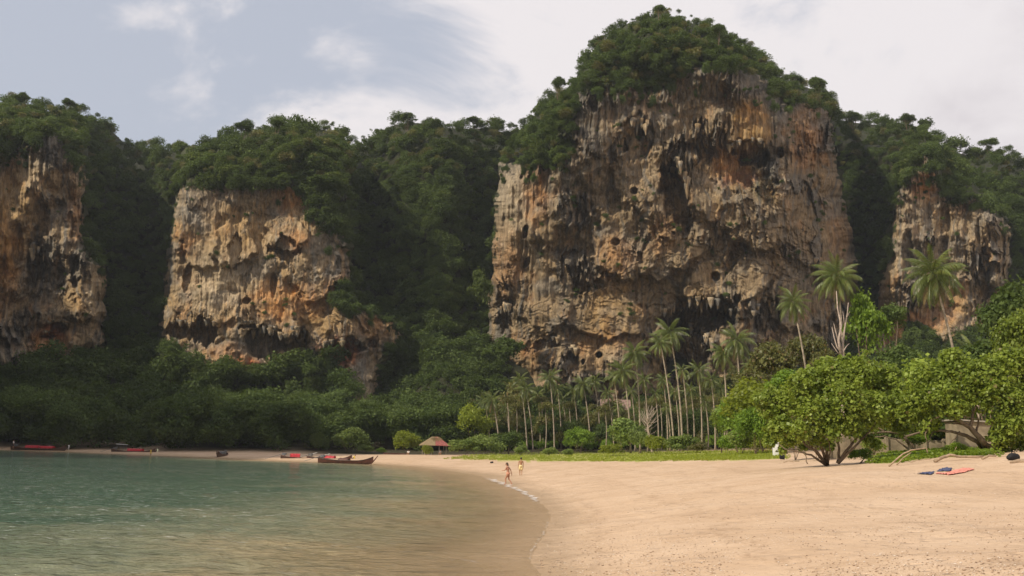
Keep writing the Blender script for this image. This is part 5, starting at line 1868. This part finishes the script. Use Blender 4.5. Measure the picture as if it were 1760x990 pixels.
boat('long dark boat with two red covers at the far left edge', 66, 774.5, 10.6, R(-3), 'hull', [(-0.22, 0.02, 0.5, 0.98, 'redtarp'), (0.06, 0.28, 0.45, 0.92, 'redtarp')], False, 'white', 1, 1)
boat('dark boat with a red cover, small white sunshade and pale bow ribbon', 229, 779.5, 8.2, R(-4), 'hull', [(-0.12, 0.22, 0.45, 0.92, 'redtarp')], True, 'flag', 1, 2)
boat('dark boat with a red box cover drawn up left of the two overlapping boats', 519, 791.5, 6.6, R(8), 'hull', [(-0.28, -0.05, 0.5, 1.05, 'redtarp')], False, None, 1, 3)
boat('red brown boat half hidden behind the front boat with the tall raised bow', 566, 792.8, 7.4, R(-12), 'hullred', [(-0.12, 0.12, 0.5, 0.85, 'redtarp')], False, 'yellowcloth', 1, 4)
boat('front boat of the beached pair, dark with a tall raised bow on the sand', 594, 796.5, 8.3, R(-14), 'hullred', [(-0.12, 0.06, 0.4, 0.75, 'hullred')], False, None, 1, 5)
boat('dark boat seen end on, drawn up on the far shore', 381, 786.2, 7.0, R(-86), 'hull', [(-0.2, 0.2, 0.4, 0.95, 'metal')], False, None, 1, 6, 0.05)

# ------------------------------------------------------------------ hut, wall, timber and beach things
g0 = hit(746, 780)
g0 = Vector(P(746, 779, 190))
g0.z = tz(g0.x, g0.y)
root = empty('beach_hut', g0, R(12))
tag(root, 'small open hut with a thatch and faded red roof at the back of the beach', 'hut')
S = 2.35
eh = 1.75
for a, b_ in ((-1, -1), (1, -1), (1, 1), (-1, 1), (-0.35, -1), (0.35, -1)):
    MB().tube([(a * S * 0.86, b_ * S * 0.7, 0), (a * S * 0.86, b_ * S * 0.7, eh + 0.15)], 0.07, 6).build('post', MT['post'], root)
top = [(-0.5, 0, eh + 1.6), (0.5, 0, eh + 1.6)]
ce = [(-S * 1.15, -S, eh), (S * 1.15, -S, eh), (S * 1.15, S, eh), (-S * 1.15, S, eh)]


def roofpanel(pts, mat_, th=0.10):
    lo = [(p[0], p[1], p[2] - th) for p in pts]
    n_ = len(pts)
    mb = MB().add(pts + lo, [tuple(range(n_)), tuple(range(n_, 2 * n_))[::-1]] + [(i, n_ + i, n_ + (i + 1) % n_, (i + 1) % n_) for i in range(n_)])
    return mb.build('roof_panel', MT[mat_], root)


roofpanel([ce[0], (-0.1, -S, eh), (0.05, 0, eh + 1.6), top[0]], 'thatch')['label'] = 'straw thatch half of the roof'
roofpanel([(-0.08, -S, eh + .01), ce[1], top[1], (0.07, 0, eh + 1.6)], 'redroof')['label'] = 'faded red half of the roof'
roofpanel([ce[1], ce[2], (0.5, 0, eh + 1.61)], 'redroof')
roofpanel([ce[2], ce[3], (-0.5, 0.01, eh + 1.6), (0.5, 0.01, eh + 1.6)], 'thatch')
roofpanel([ce[3], ce[0], (-0.5, 0, eh + 1.61)], 'thatch')
for i in range(9):
    f = bpy.data.objects.new('thatch_frond', FROND_DRY)
    COL.objects.link(f)
    f.parent = root
    f.location = (-0.2 + 0.12 * i, -0.3, eh + 1.6)
    f.rotation_euler = (0.4, R(28), R(-150 + i * 15))
    f.scale = (0.62, 0.62, 0.62)
MB().box((0, S * 0.6, 0.35), (S * 1.4, 0.5, 0.1)).build('bench', MT['post'], root)

for k, (u_, v_, ln, rz, mt_) in enumerate([(672, 779.5, 2.6, 3, 'hullred'), (684, 778, 2.2, 10, 'hullred'), (690, 780, 1.9, -6, 'hullred')]):
    p_ = Vector(P(u_, v_, 186))
    p_.z = tz(p_.x, p_.y)
    root = empty('timber_pile', p_, R(rz))
    tag(root, ['red brown boards stacked left of the round bush', 'red brown boards stacked behind the others by the round bush', 'short stack of red brown boards under the round bush'][k], 'timber')
    for i in range(4):
        MB().box((random.uniform(-.2, .2), (i % 2) * 0.3, 0.08 + 0.13 * (i // 2) + 0.002 * i), (ln, 0.25, 0.11), rz=random.uniform(-.08, .08)).build('board', MT[mt_], root)

# roofed shed glimpsed in the grove
p_ = Vector(P(1058, 714, 236))
gz_ = p_.z
root = empty('shed', (p_.x, p_.y, gz_), R(-4))
tag(root, 'shed with a weathered pinkish roof glimpsed behind the palm trunks', 'shed')
zt = P(1058, 686, 236)[2] - gz_
zb_ = P(1058, 707, 236)[2] - gz_
for i in range(9):
    x0 = -3.6 + i * 0.8
    mb = MB()
    mb.add([(x0, -1.6, zb_ + 0.02 * (i % 3)), (x0 + 0.78, -1.6, zb_ + 0.02 * (i % 3)), (x0 + 0.78, 1.6, zt), (x0, 1.6, zt), (x0, -1.6, zb_ - 0.07), (x0 + 0.78, -1.6, zb_ - 0.07), (x0 + 0.78, 1.6, zt - 0.07), (x0, 1.6, zt - 0.07)],
           [(0, 1, 2, 3), (7, 6, 5, 4), (0, 4, 5, 1), (1, 5, 6, 2), (2, 6, 7, 3), (3, 7, 4, 0)])
    mb.build('roof_sheet', MT['pinkroof'], root)
for a in (-3.3, 0, 3.3):
    for b_ in (-1.3, 1.3):
        MB().tube([(a, b_, -3), (a, b_, zb_ + (zt - zb_) * (b_ + 1.6) / 3.2 - 0.07)], 0.09, 6).build('post', MT['post'], root)
MB().box((0, 1.2, zb_ * 0.45 - 1), (6.6, 0.12, zb_ * 0.9 + 2)).build('wall', MT['pinkroof'], root)

# beige wall behind the right-hand trees
pa = Vector(P(1425, 776, 72))
pb = Vector(P(1655, 772, 72))
root = empty('boundary_wall', (pa.x, pa.y, tz(pa.x, pa.y)))
tag(root, 'low beige rendered wall half hidden behind the right-hand trees', 'wall')
dv = pb - pa
nW = 7
for i in range(nW):
    q = pa.lerp(pb, (i + 0.5) / nW)
    z_ = tz(q.x, q.y)
    zt_ = P(1540, 754, 72)[2] + 0.08 * math.sin(i * 2)
    h_ = zt_ - z_ + 0.3
    MB().box((q.x - pa.x, q.y - pa.y + 0.03 * (i % 2), z_ - 0.3 - root.location.z + h_ / 2), (dv.length / nW - 0.05, 0.16, h_)).build('wall_panel', MT['wall'], root)
for i in range(nW + 1):
    q = pa.lerp(pb, i / nW)
    z_ = tz(q.x, q.y)
    h_ = P(1540, 752, 72)[2] - z_ + 0.3
    MB().box((q.x - pa.x, q.y - pa.y - 0.04, z_ - 0.3 - root.location.z + h_ / 2), (0.2, 0.27, h_)).build('pillar', MT['wall'], root)
# light shed seen through the branches at right
p_ = Vector(P(1668, 750, 70))
root = empty('shed', (p_.x, p_.y, tz(p_.x, p_.y)))
tag(root, 'pale low shed glimpsed through the branches of the leaning tree', 'shed')
hz_ = P(1668, 726, 70)[2] - root.location.z
MB().box((0, 0, hz_ / 2), (2.6, 2.0, hz_)).build('wall', MT['wall'], root)
MB().box((0, 0, hz_ + 0.06), (3.0, 2.4, 0.10), ry=0.04).build('roof', MT['post'], root)

# white post with black bucket
h0 = hit(1333, 784)
root = empty('marker_post', h0)
tag(root, 'short white painted post at the edge of the grass left of the big beach tree', 'post')
k = h0.y / FPX
MB().box((0, 0, 11 * k), (8 * k, 8 * k, 22 * k), jit=0.01).build('post', MT['white'], root)
MB().box((0, 0, 22.6 * k), (9.5 * k, 9.5 * k, 1.2 * k)).build('cap', MT['white'], root)
h1 = hit(1344, 790)
root = empty('bucket', h1)
tag(root, 'black bucket lying on the sand beside the white post', 'bucket')
r_ = 4.2 * h1.y / FPX
MB().tube([(-r_ * 0.8, 0, r_), (r_ * 0.9, 0.0, r_ * 1.05)], [r_ * 0.85, r_], 12).build('bucket_shell', MT['black'], root, False)
hb = MB()
hb.tube([(r_ * 0.9 + 0.02 * math.sin(a * math.pi / 6), r_ * math.cos(a * math.pi / 6), r_ + r_ * 1.15 * math.sin(a * math.pi / 6)) for a in range(7)], 0.008, 4)
hb.build('handle', MT['metal'], root)

# driftwood
DW = [('pale curved driftwood branch rising from the sand beside the vine patch', [(1528, 802, 0), (1540, 790, 3), (1552, 780, 6), (1565, 774, 8), (1592, 770, 7), (1594, 778, 1)], 0.045),
      ('forked pale driftwood stick leaning on the curved branch', [(1541, 800, 0), (1552, 787, 4), (1566, 778, 7)], 0.035),
      ('thick weathered driftwood log on the sand under the leaning tree', [(1606, 795, 1), (1615, 788, 2), (1632, 782, 3), (1650, 785, 1), (1690, 787, 1)], 0.09),
      ('thin dark twig rising from the weathered log', [(1630, 784, 1), (1640, 776, 5), (1644, 768, 11)], 0.03),
      ('low crooked stick lying left of the big tree stems', [(1346, 795, 0.5), (1356, 792, 3), (1364, 796, 0.5), (1374, 803, 0.4)], 0.03),
      ('thin stick lying on the sand left of the salmon towel', [(1565, 795, 0.5), (1582, 791, 1), (1600, 789, 0.5)], 0.02),
      ('short root poking from the sand right of the trunk foot', [(1688, 790, 0.6), (1700, 783, 3), (1712, 784, .6)], 0.06)]
for lab, pts, r_ in DW:
    b0 = hit(pts[0][0], pts[0][1])
    d_ = b0.y
    root = tag(empty('driftwood', b0), lab, 'driftwood', 'driftwood on the upper beach')
    q = []
    for (a, b_, h_) in pts:
        pp = Vector(P(a, b_, d_)) - b0
        g_ = tz(pp.x + b0.x, pp.y + b0.y) - b0.z
        pp.z = max(pp.z, g_ + r_ * 0.6)
        q.append(pp)
    sm = []
    for i in range(len(q) - 1):
        for kk in range(3):
            sm.append(q[i].lerp(q[i + 1], kk / 3) + Vector((random.uniform(-.015, .015),) * 3))
    sm.append(q[-1])
    MB().tube(sm, [r_ * (1 - 0.5 * i / len(sm)) for i in range(len(sm))], 7).build('branch', MT['driftwood'], root, True)

# black bag on a dark mat at the right edge
h0 = hit(1741, 791)
k = h0.y / FPX
root = empty('bag', h0)
tag(root, 'black bag resting on the sand at the far right', 'bag')
bb_ = MB()
bb_.ball((0, 0, 6 * k), (9 * k, 6 * k, 6.5 * k), 14, 9)
bb_.ball((6 * k, 0.0, 5.5 * k), (6 * k, 5 * k, 6.0 * k), 12, 8)
bb_.ball((-5 * k, 0.0, 4.5 * k), (6 * k, 5 * k, 4.6 * k), 12, 8)
bb_.build('bag_body', MT['black'], root, True)
MB().tube([(-3 * k, 0, 11 * k), (-1 * k, 0, 14 * k), (3 * k, 0, 14 * k), (5 * k, 0, 11 * k)], 0.015, 5).build('strap', MT['black'], root)
h0 = hit(1752, 795)
root = tag(empty('driftwood', h0), 'low rotten log half buried in the sand beside the black bag', 'driftwood', 'driftwood on the upper beach')
MB().tube([(-0.4, 0, 0.0), (0.0, 0.05, 0.05), (0.5, 0, 0.03), (1.1, 0.1, 0.04)], [0.05, 0.11, 0.12, 0.09], 8).build('branch', MT['driftwood'], root, True)


# towels lying on the sand
def towel(label, quad, mat_, seed, fringe=0.0):
    c = [np.array(hit(*q)) for q in quad]
    n_ = 26
    ss, tt_ = np.meshgrid(np.linspace(0, 1, n_), np.linspace(0, 1, n_))
    p = ((1 - ss) * (1 - tt_))[..., None] * c[0] + (ss * (1 - tt_))[..., None] * c[1] + (ss * tt_)[..., None] * c[2] + ((1 - ss) * tt_)[..., None] * c[3]
    p[..., 0] += 0.06 * perlin(ss * 4, tt_ * 4, seed)
    p[..., 1] += 0.10 * perlin(ss * 4, tt_ * 4, seed + 2)
    p[..., 2] = terrain(p[..., 0], p[..., 1]) + 0.03 + 0.05 * np.abs(fbm(ss * 5, tt_ * 5, 3, seed + 5))
    ctr = p.reshape(-1, 3).mean(0)
    lo = p - np.array([0, 0, 0.025])
    V_ = np.concatenate([p.reshape(-1, 3), lo.reshape(-1, 3)]) - ctr
    F1 = grid_faces(n_, n_)
    F_ = np.concatenate([F1, F1[:, ::-1] + n_ * n_])
    o = link('towel', mesh_np('towel', V_, F_, True), MT[mat_])
    o.location = ctr
    return tag(o, label, 'towel', 'towels on the sand')


towel('salmon pink towel spread on the sand', [(1609, 815), (1630, 817), (1675, 808), (1660, 805)], 'pinktowel', 3)
towel('crumpled navy towel, larger piece touching the salmon towel', [(1608, 810.5), (1634, 810.5), (1636, 805.5), (1626, 805)], 'navy', 8)
towel('small blue cloth left of the navy towel', [(1577, 815), (1600, 816.5), (1606, 811.5), (1590, 813)], 'navy', 14)


# ------------------------------------------------------------------ people
def person(label, loc, height, yaw, joints, skin, hair, clothes=(), longhair=False, tilt=0.0):
    """joints: dict name -> (x, y, z) in body units (1 = body height); x right of the body, y forward"""
    root = empty('person', loc, yaw)
    tag(root, label, 'person')
    H = height
    J_ = {k_: Vector(v_) * H for k_, v_ in joints.items()}
    order = ['pelvis', 'waist', 'chest', 'neck', 'headb', 'headt',
             'shl', 'ell', 'wrl', 'hal', 'shr', 'elr', 'wrr', 'har',
             'hil', 'knl', 'anl', 'tol', 'hir', 'knr', 'anr', 'tor']
    rad_ = {'pelvis': (.085, .062), 'waist': (.066, .05), 'chest': (.085, .06), 'neck': (.030, .030), 'headb': (.045, .05), 'headt': (.048, .055),
            'shl': (.036, .036), 'ell': (.023, .023), 'wrl': (.015, .015), 'hal': (.017, .012), 'hil': (.055, .06), 'knl': (.033, .035), 'anl': (.021, .022), 'tol': (.02, .014)}
    for k_ in ('sh', 'el', 'wr', 'ha', 'hi', 'kn', 'an', 'to'):
        rad_[k_ + 'r'] = rad_[k_ + 'l']
    edges = [('pelvis', 'waist'), ('waist', 'chest'), ('chest', 'neck'), ('neck', 'headb'), ('headb', 'headt'), ('chest', 'shl'), ('shl', 'ell'), ('ell', 'wrl'), ('wrl', 'hal'), ('chest', 'shr'), ('shr', 'elr'), ('elr', 'wrr'), ('wrr', 'har'),
             ('pelvis', 'hil'), ('hil', 'knl'), ('knl', 'anl'), ('anl', 'tol'), ('pelvis', 'hir'), ('hir', 'knr'), ('knr', 'anr'), ('anr', 'tor')]
    verts = [J_[k_] for k_ in order]
    rr = [rad_[k_] for k_ in order]
    ed = [(order.index(a), order.index(b)) for a, b in edges]
    # five fingers on each hand
    for sd in ('l', 'r'):
        ha, wr = J_['ha' + sd], J_['wr' + sd]
        dr = (ha - wr).normalized()
        sx_ = dr.orthogonal().normalized()
        for fi in range(5):
            off = (fi - 2) * 0.0065 * H
            ln = (0.040, 0.046, 0.050, 0.046, 0.036)[fi] * H
            if fi == 4:
                tipv = ha + sx_ * 0.022 * H + dr * 0.012 * H
            else:
                tipv = ha + sx_ * off + dr * ln
            verts.append(tipv)
            rr.append((.005, .005))
            ed.append((order.index('ha' + sd), len(verts) - 1))
    me_ = bpy.data.meshes.new('body')
    me_.from_pydata([tuple(v_) for v_ in verts], ed, [])
    me_.update()
    o = link('body', me_, MT[skin], root)
    sk = o.modifiers.new('skin', 'SKIN')
    sv = me_.skin_vertices[0].data if me_.skin_vertices else None
    if sv is None:
        bm_ = bmesh.new()
        bm_.from_mesh(me_)
        bm_.verts.layers.skin.verify()
        bm_.to_mesh(me_)
        bm_.free()
        sv = me_.skin_vertices[0].data
    for i, r_ in enumerate(rr):
        sv[i].radius = (r_[0] * H, r_[1] * H)
        sv[i].use_root = (i == 0)
    sk.use_smooth_shade = True
    sb = o.modifiers.new('sub', 'SUBSURF')
    sb.levels = sb.render_levels = 2
    hc = (J_['headb'] + J_['headt']) / 2
    hb_ = MB()
    hb_.ball(hc + Vector((0, -0.012 * H, 0.018 * H)), (.052 * H, .06 * H, .062 * H), 12, 8)
    if longhair:
        hb_.ball(hc + Vector((0.0, -0.045 * H, -0.02 * H)), (.048 * H, .038 * H, .06 * H), 10, 7)
        hb_.ball(hc + Vector((0.03 * H, -0.06 * H, -0.045 * H)), (.026 * H, .025 * H, .04 * H), 8, 6)
    hb_.build('hair', MT[hair], root, True)
    fc = MB()
    for sx_ in (-1, 1):
        fc.ball(hc + Vector((sx_ * 0.018 * H, 0.050 * H, -0.004 * H)), 0.006 * H, 6, 4)
    fc.build('eyes', MT['black'], root, True)
    fc = MB()
    fc.ball(hc + Vector((0, 0.058 * H, -0.016 * H)), (.007 * H, .010 * H, .012 * H), 6, 4)
    for sx_ in (-1, 1):
        fc.ball(hc + Vector((sx_ * 0.05 * H, 0.0, -0.01 * H)), (.007 * H, .012 * H, .018 * H), 6, 4)
    fc.build('nose_and_ears', MT[skin], root, True)
    fc = MB()
    fc.ball(hc + Vector((0, 0.050 * H, -0.038 * H)), (.016 * H, .006 * H, .005 * H), 6, 4)
    fc.build('mouth', MT['redroof'], root, True)
    for c in clothes:
        mb = MB()
        if c[0] == 'shorts':
            mb.tube([J_['waist'].lerp(J_['pelvis'], 0.3), J_['pelvis'], J_['pelvis'] + Vector((0, 0, -.04 * H))], [.088 * H, .103 * H, .10 * H], 14)
            for s_ in ('l', 'r'):
                mb.tube([J_['hi' + s_] + Vector((0, 0, .04 * H)), J_['hi' + s_].lerp(J_['kn' + s_], 0.45), J_['hi' + s_].lerp(J_['kn' + s_], 0.85)], [.072 * H, .066 * H, .066 * H], 12)
            mb.build('shorts', MT[c[1]], root, True)
        elif c[0] == 'shirt':
            mb.tube([J_['waist'] + Vector((0, 0, -.02 * H)), J_['chest'], J_['chest'].lerp(J_['neck'], 0.55)], [.085 * H, .098 * H, .06 * H], 14)
            for s_ in ('l', 'r'):
                mb.tube([J_['sh' + s_], J_['sh' + s_].lerp(J_['el' + s_], 0.7)], [.045 * H, .038 * H], 10)
            mb.build('shirt', MT[c[1]], root, True)
        elif c[0] == 'bikini':
            mb.tube([J_['pelvis'] + Vector((0, 0, .035 * H)), J_['pelvis'] + Vector((0, 0, -.01 * H)), J_['pelvis'] + Vector((0, 0, -.05 * H))], [.086 * H, .097 * H, .07 * H], 14)
            mb.build('bikini_bottom', MT[c[1]], root, True)
            mb2 = MB()
            for s_ in (-1, 1):
                mb2.ball(J_['chest'] + Vector((s_ * .034 * H, .055 * H, -0.005 * H)), (.034 * H, .028 * H, .03 * H), 10, 7)
            mb2.tube([J_['chest'] + Vector((0, 0, -.022 * H)), J_['chest'] + Vector((0, 0, -.006 * H))], [.088 * H, .088 * H], 14)
            mb2.build('bikini_top', MT[c[1]], root, True)
    return root


STAND = dict(pelvis=(0, 0, .51), waist=(0, 0, .60), chest=(0, 0, .72), neck=(0, 0, .83), headb=(0, .012, .885), headt=(0, .012, .945),
             shl=(-.105, 0, .79), ell=(-.13, -.01, .62), wrl=(-.13, .04, .48), hal=(-.13, .05, .43), shr=(.105, 0, .79), elr=(.13, -.01, .62), wrr=(.13, .04, .48), har=(.13, .05, .43),
             hil=(-.05, 0, .47), knl=(-.055, .02, .27), anl=(-.055, 0, .045), tol=(-.06, .09, .018), hir=(.05, 0, .47), knr=(.055, .02, .27), anr=(.055, 0, .045), tor=(.06, .09, .018))
# woman walking left along the waterline: weight forward, one arm bent in front, the other trailing
wom = dict(STAND)
wom.update(chest=(0, .03, .72), neck=(0, .05, .825), headb=(0, .075, .872), headt=(0, .085, .93), shl=(-.085, .05, .785), ell=(-.11, .10, .64), wrl=(-.06, .23, .62), hal=(-.04, .275, .62),
           shr=(.085, .03, .785), elr=(.12, -.07, .64), wrr=(.13, -.11, .49), har=(.13, -.12, .44), waist=(0, .01, .60),
           knl=(-.05, .10, .27), anl=(-.05, .08, .045), tol=(-.05, .165, .02), knr=(.05, -.01, .27), anr=(.05, -.17, .06), tor=(.05, -.09, .015))
pw = Vector(P(873, 832, 74))
pw.z = max(tz(pw.x, pw.y), 0.0)
person('woman in a peach bikini walking left along the foam at the waterline', pw, 1.66, R(68), wom, 'skin', 'hair', [('bikini', 'bikini')], True)
pm = Vector(P(895, 817, 95))
pm.z = tz(pm.x, pm.y)
man = dict(STAND)
man.update(knl=(-.05, .07, .27), anl=(-.045, .04, .045), tol=(-.045, .12, .018), knr=(.05, -.01, .27), anr=(.05, -.09, .07), tor=(.05, -.03, .015), wrl=(-.15, .0, .48), hal=(-.15, .01, .43))
person('man in pale yellow shorts walking away up the beach, seen from behind', pm, 1.70, R(4), man, 'skin_man', 'blackhair', [('shorts', 'shorts')])
pb_ = water_pt(22, 774)
person('person in a white shirt standing at the stern of the leftmost boat', (pb_[0], pb_[1] , 0.35), 1.62, R(-80), STAND, 'skin_man', 'blackhair', [('shirt', 'white'), ('shorts', 'darkcloth')])
sit = dict(STAND)
sit.update(pelvis=(0, 0, .10), waist=(0, -.01, .19), chest=(0, 0, .31), neck=(0, .03, .41), headb=(0, .05, .46), headt=(0, .05, .525), shl=(-.10, 0, .375), shr=(.10, 0, .375), ell=(-.13, .06, .25), elr=(.13, .06, .25),
           wrl=(-.10, .17, .22), wrr=(.10, .17, .22), hal=(-.09, .21, .22), har=(.09, .21, .22), hil=(-.06, .02, .09), hir=(.06, .02, .09), knl=(-.08, .20, .24), knr=(.08, .20, .24), anl=(-.08, .30, .04), anr=(.08, .30, .04), tol=(-.08, .37, .02), tor=(.08, .37, .02))
pc = water_pt(84, 774.8)
person('person in a pale shirt crouching at the bow end of the leftmost boat', (pc[0], pc[1] - 0.1, 0.35), 1.65, R(-70), sit, 'skin_man', 'blackhair', [('shirt', 'pinkcloth')])
for (u_, v_, d_, lab, sh_) in [(702, 779, 184, 'person in a white shirt sitting under the round bush by the hut', 'white'), (757, 777, 186, 'person in a grey shirt sitting under the red side of the hut', 'metal')]:
    q = Vector(P(u_, v_, d_))
    q.z = tz(q.x, q.y)
    person(lab, q, 1.7, R(170), sit, 'skin_man', 'blackhair', [('shirt', sh_), ])
q = Vector(P(259, 780, 168))
q.z = max(0, tz(q.x, q.y)) - 0.02
person('person in yellow standing by the bow of the boat with the white sunshade', q, 1.2, R(-30), STAND, 'skin_man', 'blackhair', [('shirt', 'yellowcloth'), ('shorts', 'yellowcloth')])

# dark stone on the sand left of the woman
h0 = hit(845, 796)
rb = MB()
rb.ball((0, 0, 0.08), (0.22, 0.16, 0.14), 10, 7)
rb.ball((0.12, 0, 0.12), (0.12, 0.10, 0.13), 8, 6)
tag(rb.build('stone', MT['black'], None, False, loc=h0), 'small dark stone alone on the sand beyond the walking woman', 'stone')
# warm sea air between the beach and the cliffs
hm_ = bpy.data.materials.new('air')
hm_.use_nodes = True
ht = NT(hm_.node_tree)
for nd in list(ht.n):
    ht.n.remove(nd)
pv = ht.new('ShaderNodeVolumePrincipled')
pv.inputs['Color'].default_value = (0.86, 0.93, 1.0, 1)
pv.inputs['Density'].default_value = 0.00013
pv.inputs['Anisotropy'].default_value = 0.2
ho = ht.new('ShaderNodeOutputMaterial')
ht.link(pv.outputs[0], ho.inputs['Volume'])
tag(MB().box((0, 0, 71.0), (6100, 6100, 160)).build('haze', hm_), 'thin pale haze in the air of the bay', 'haze', kind='stuff')
print('objects', len(bpy.data.objects))
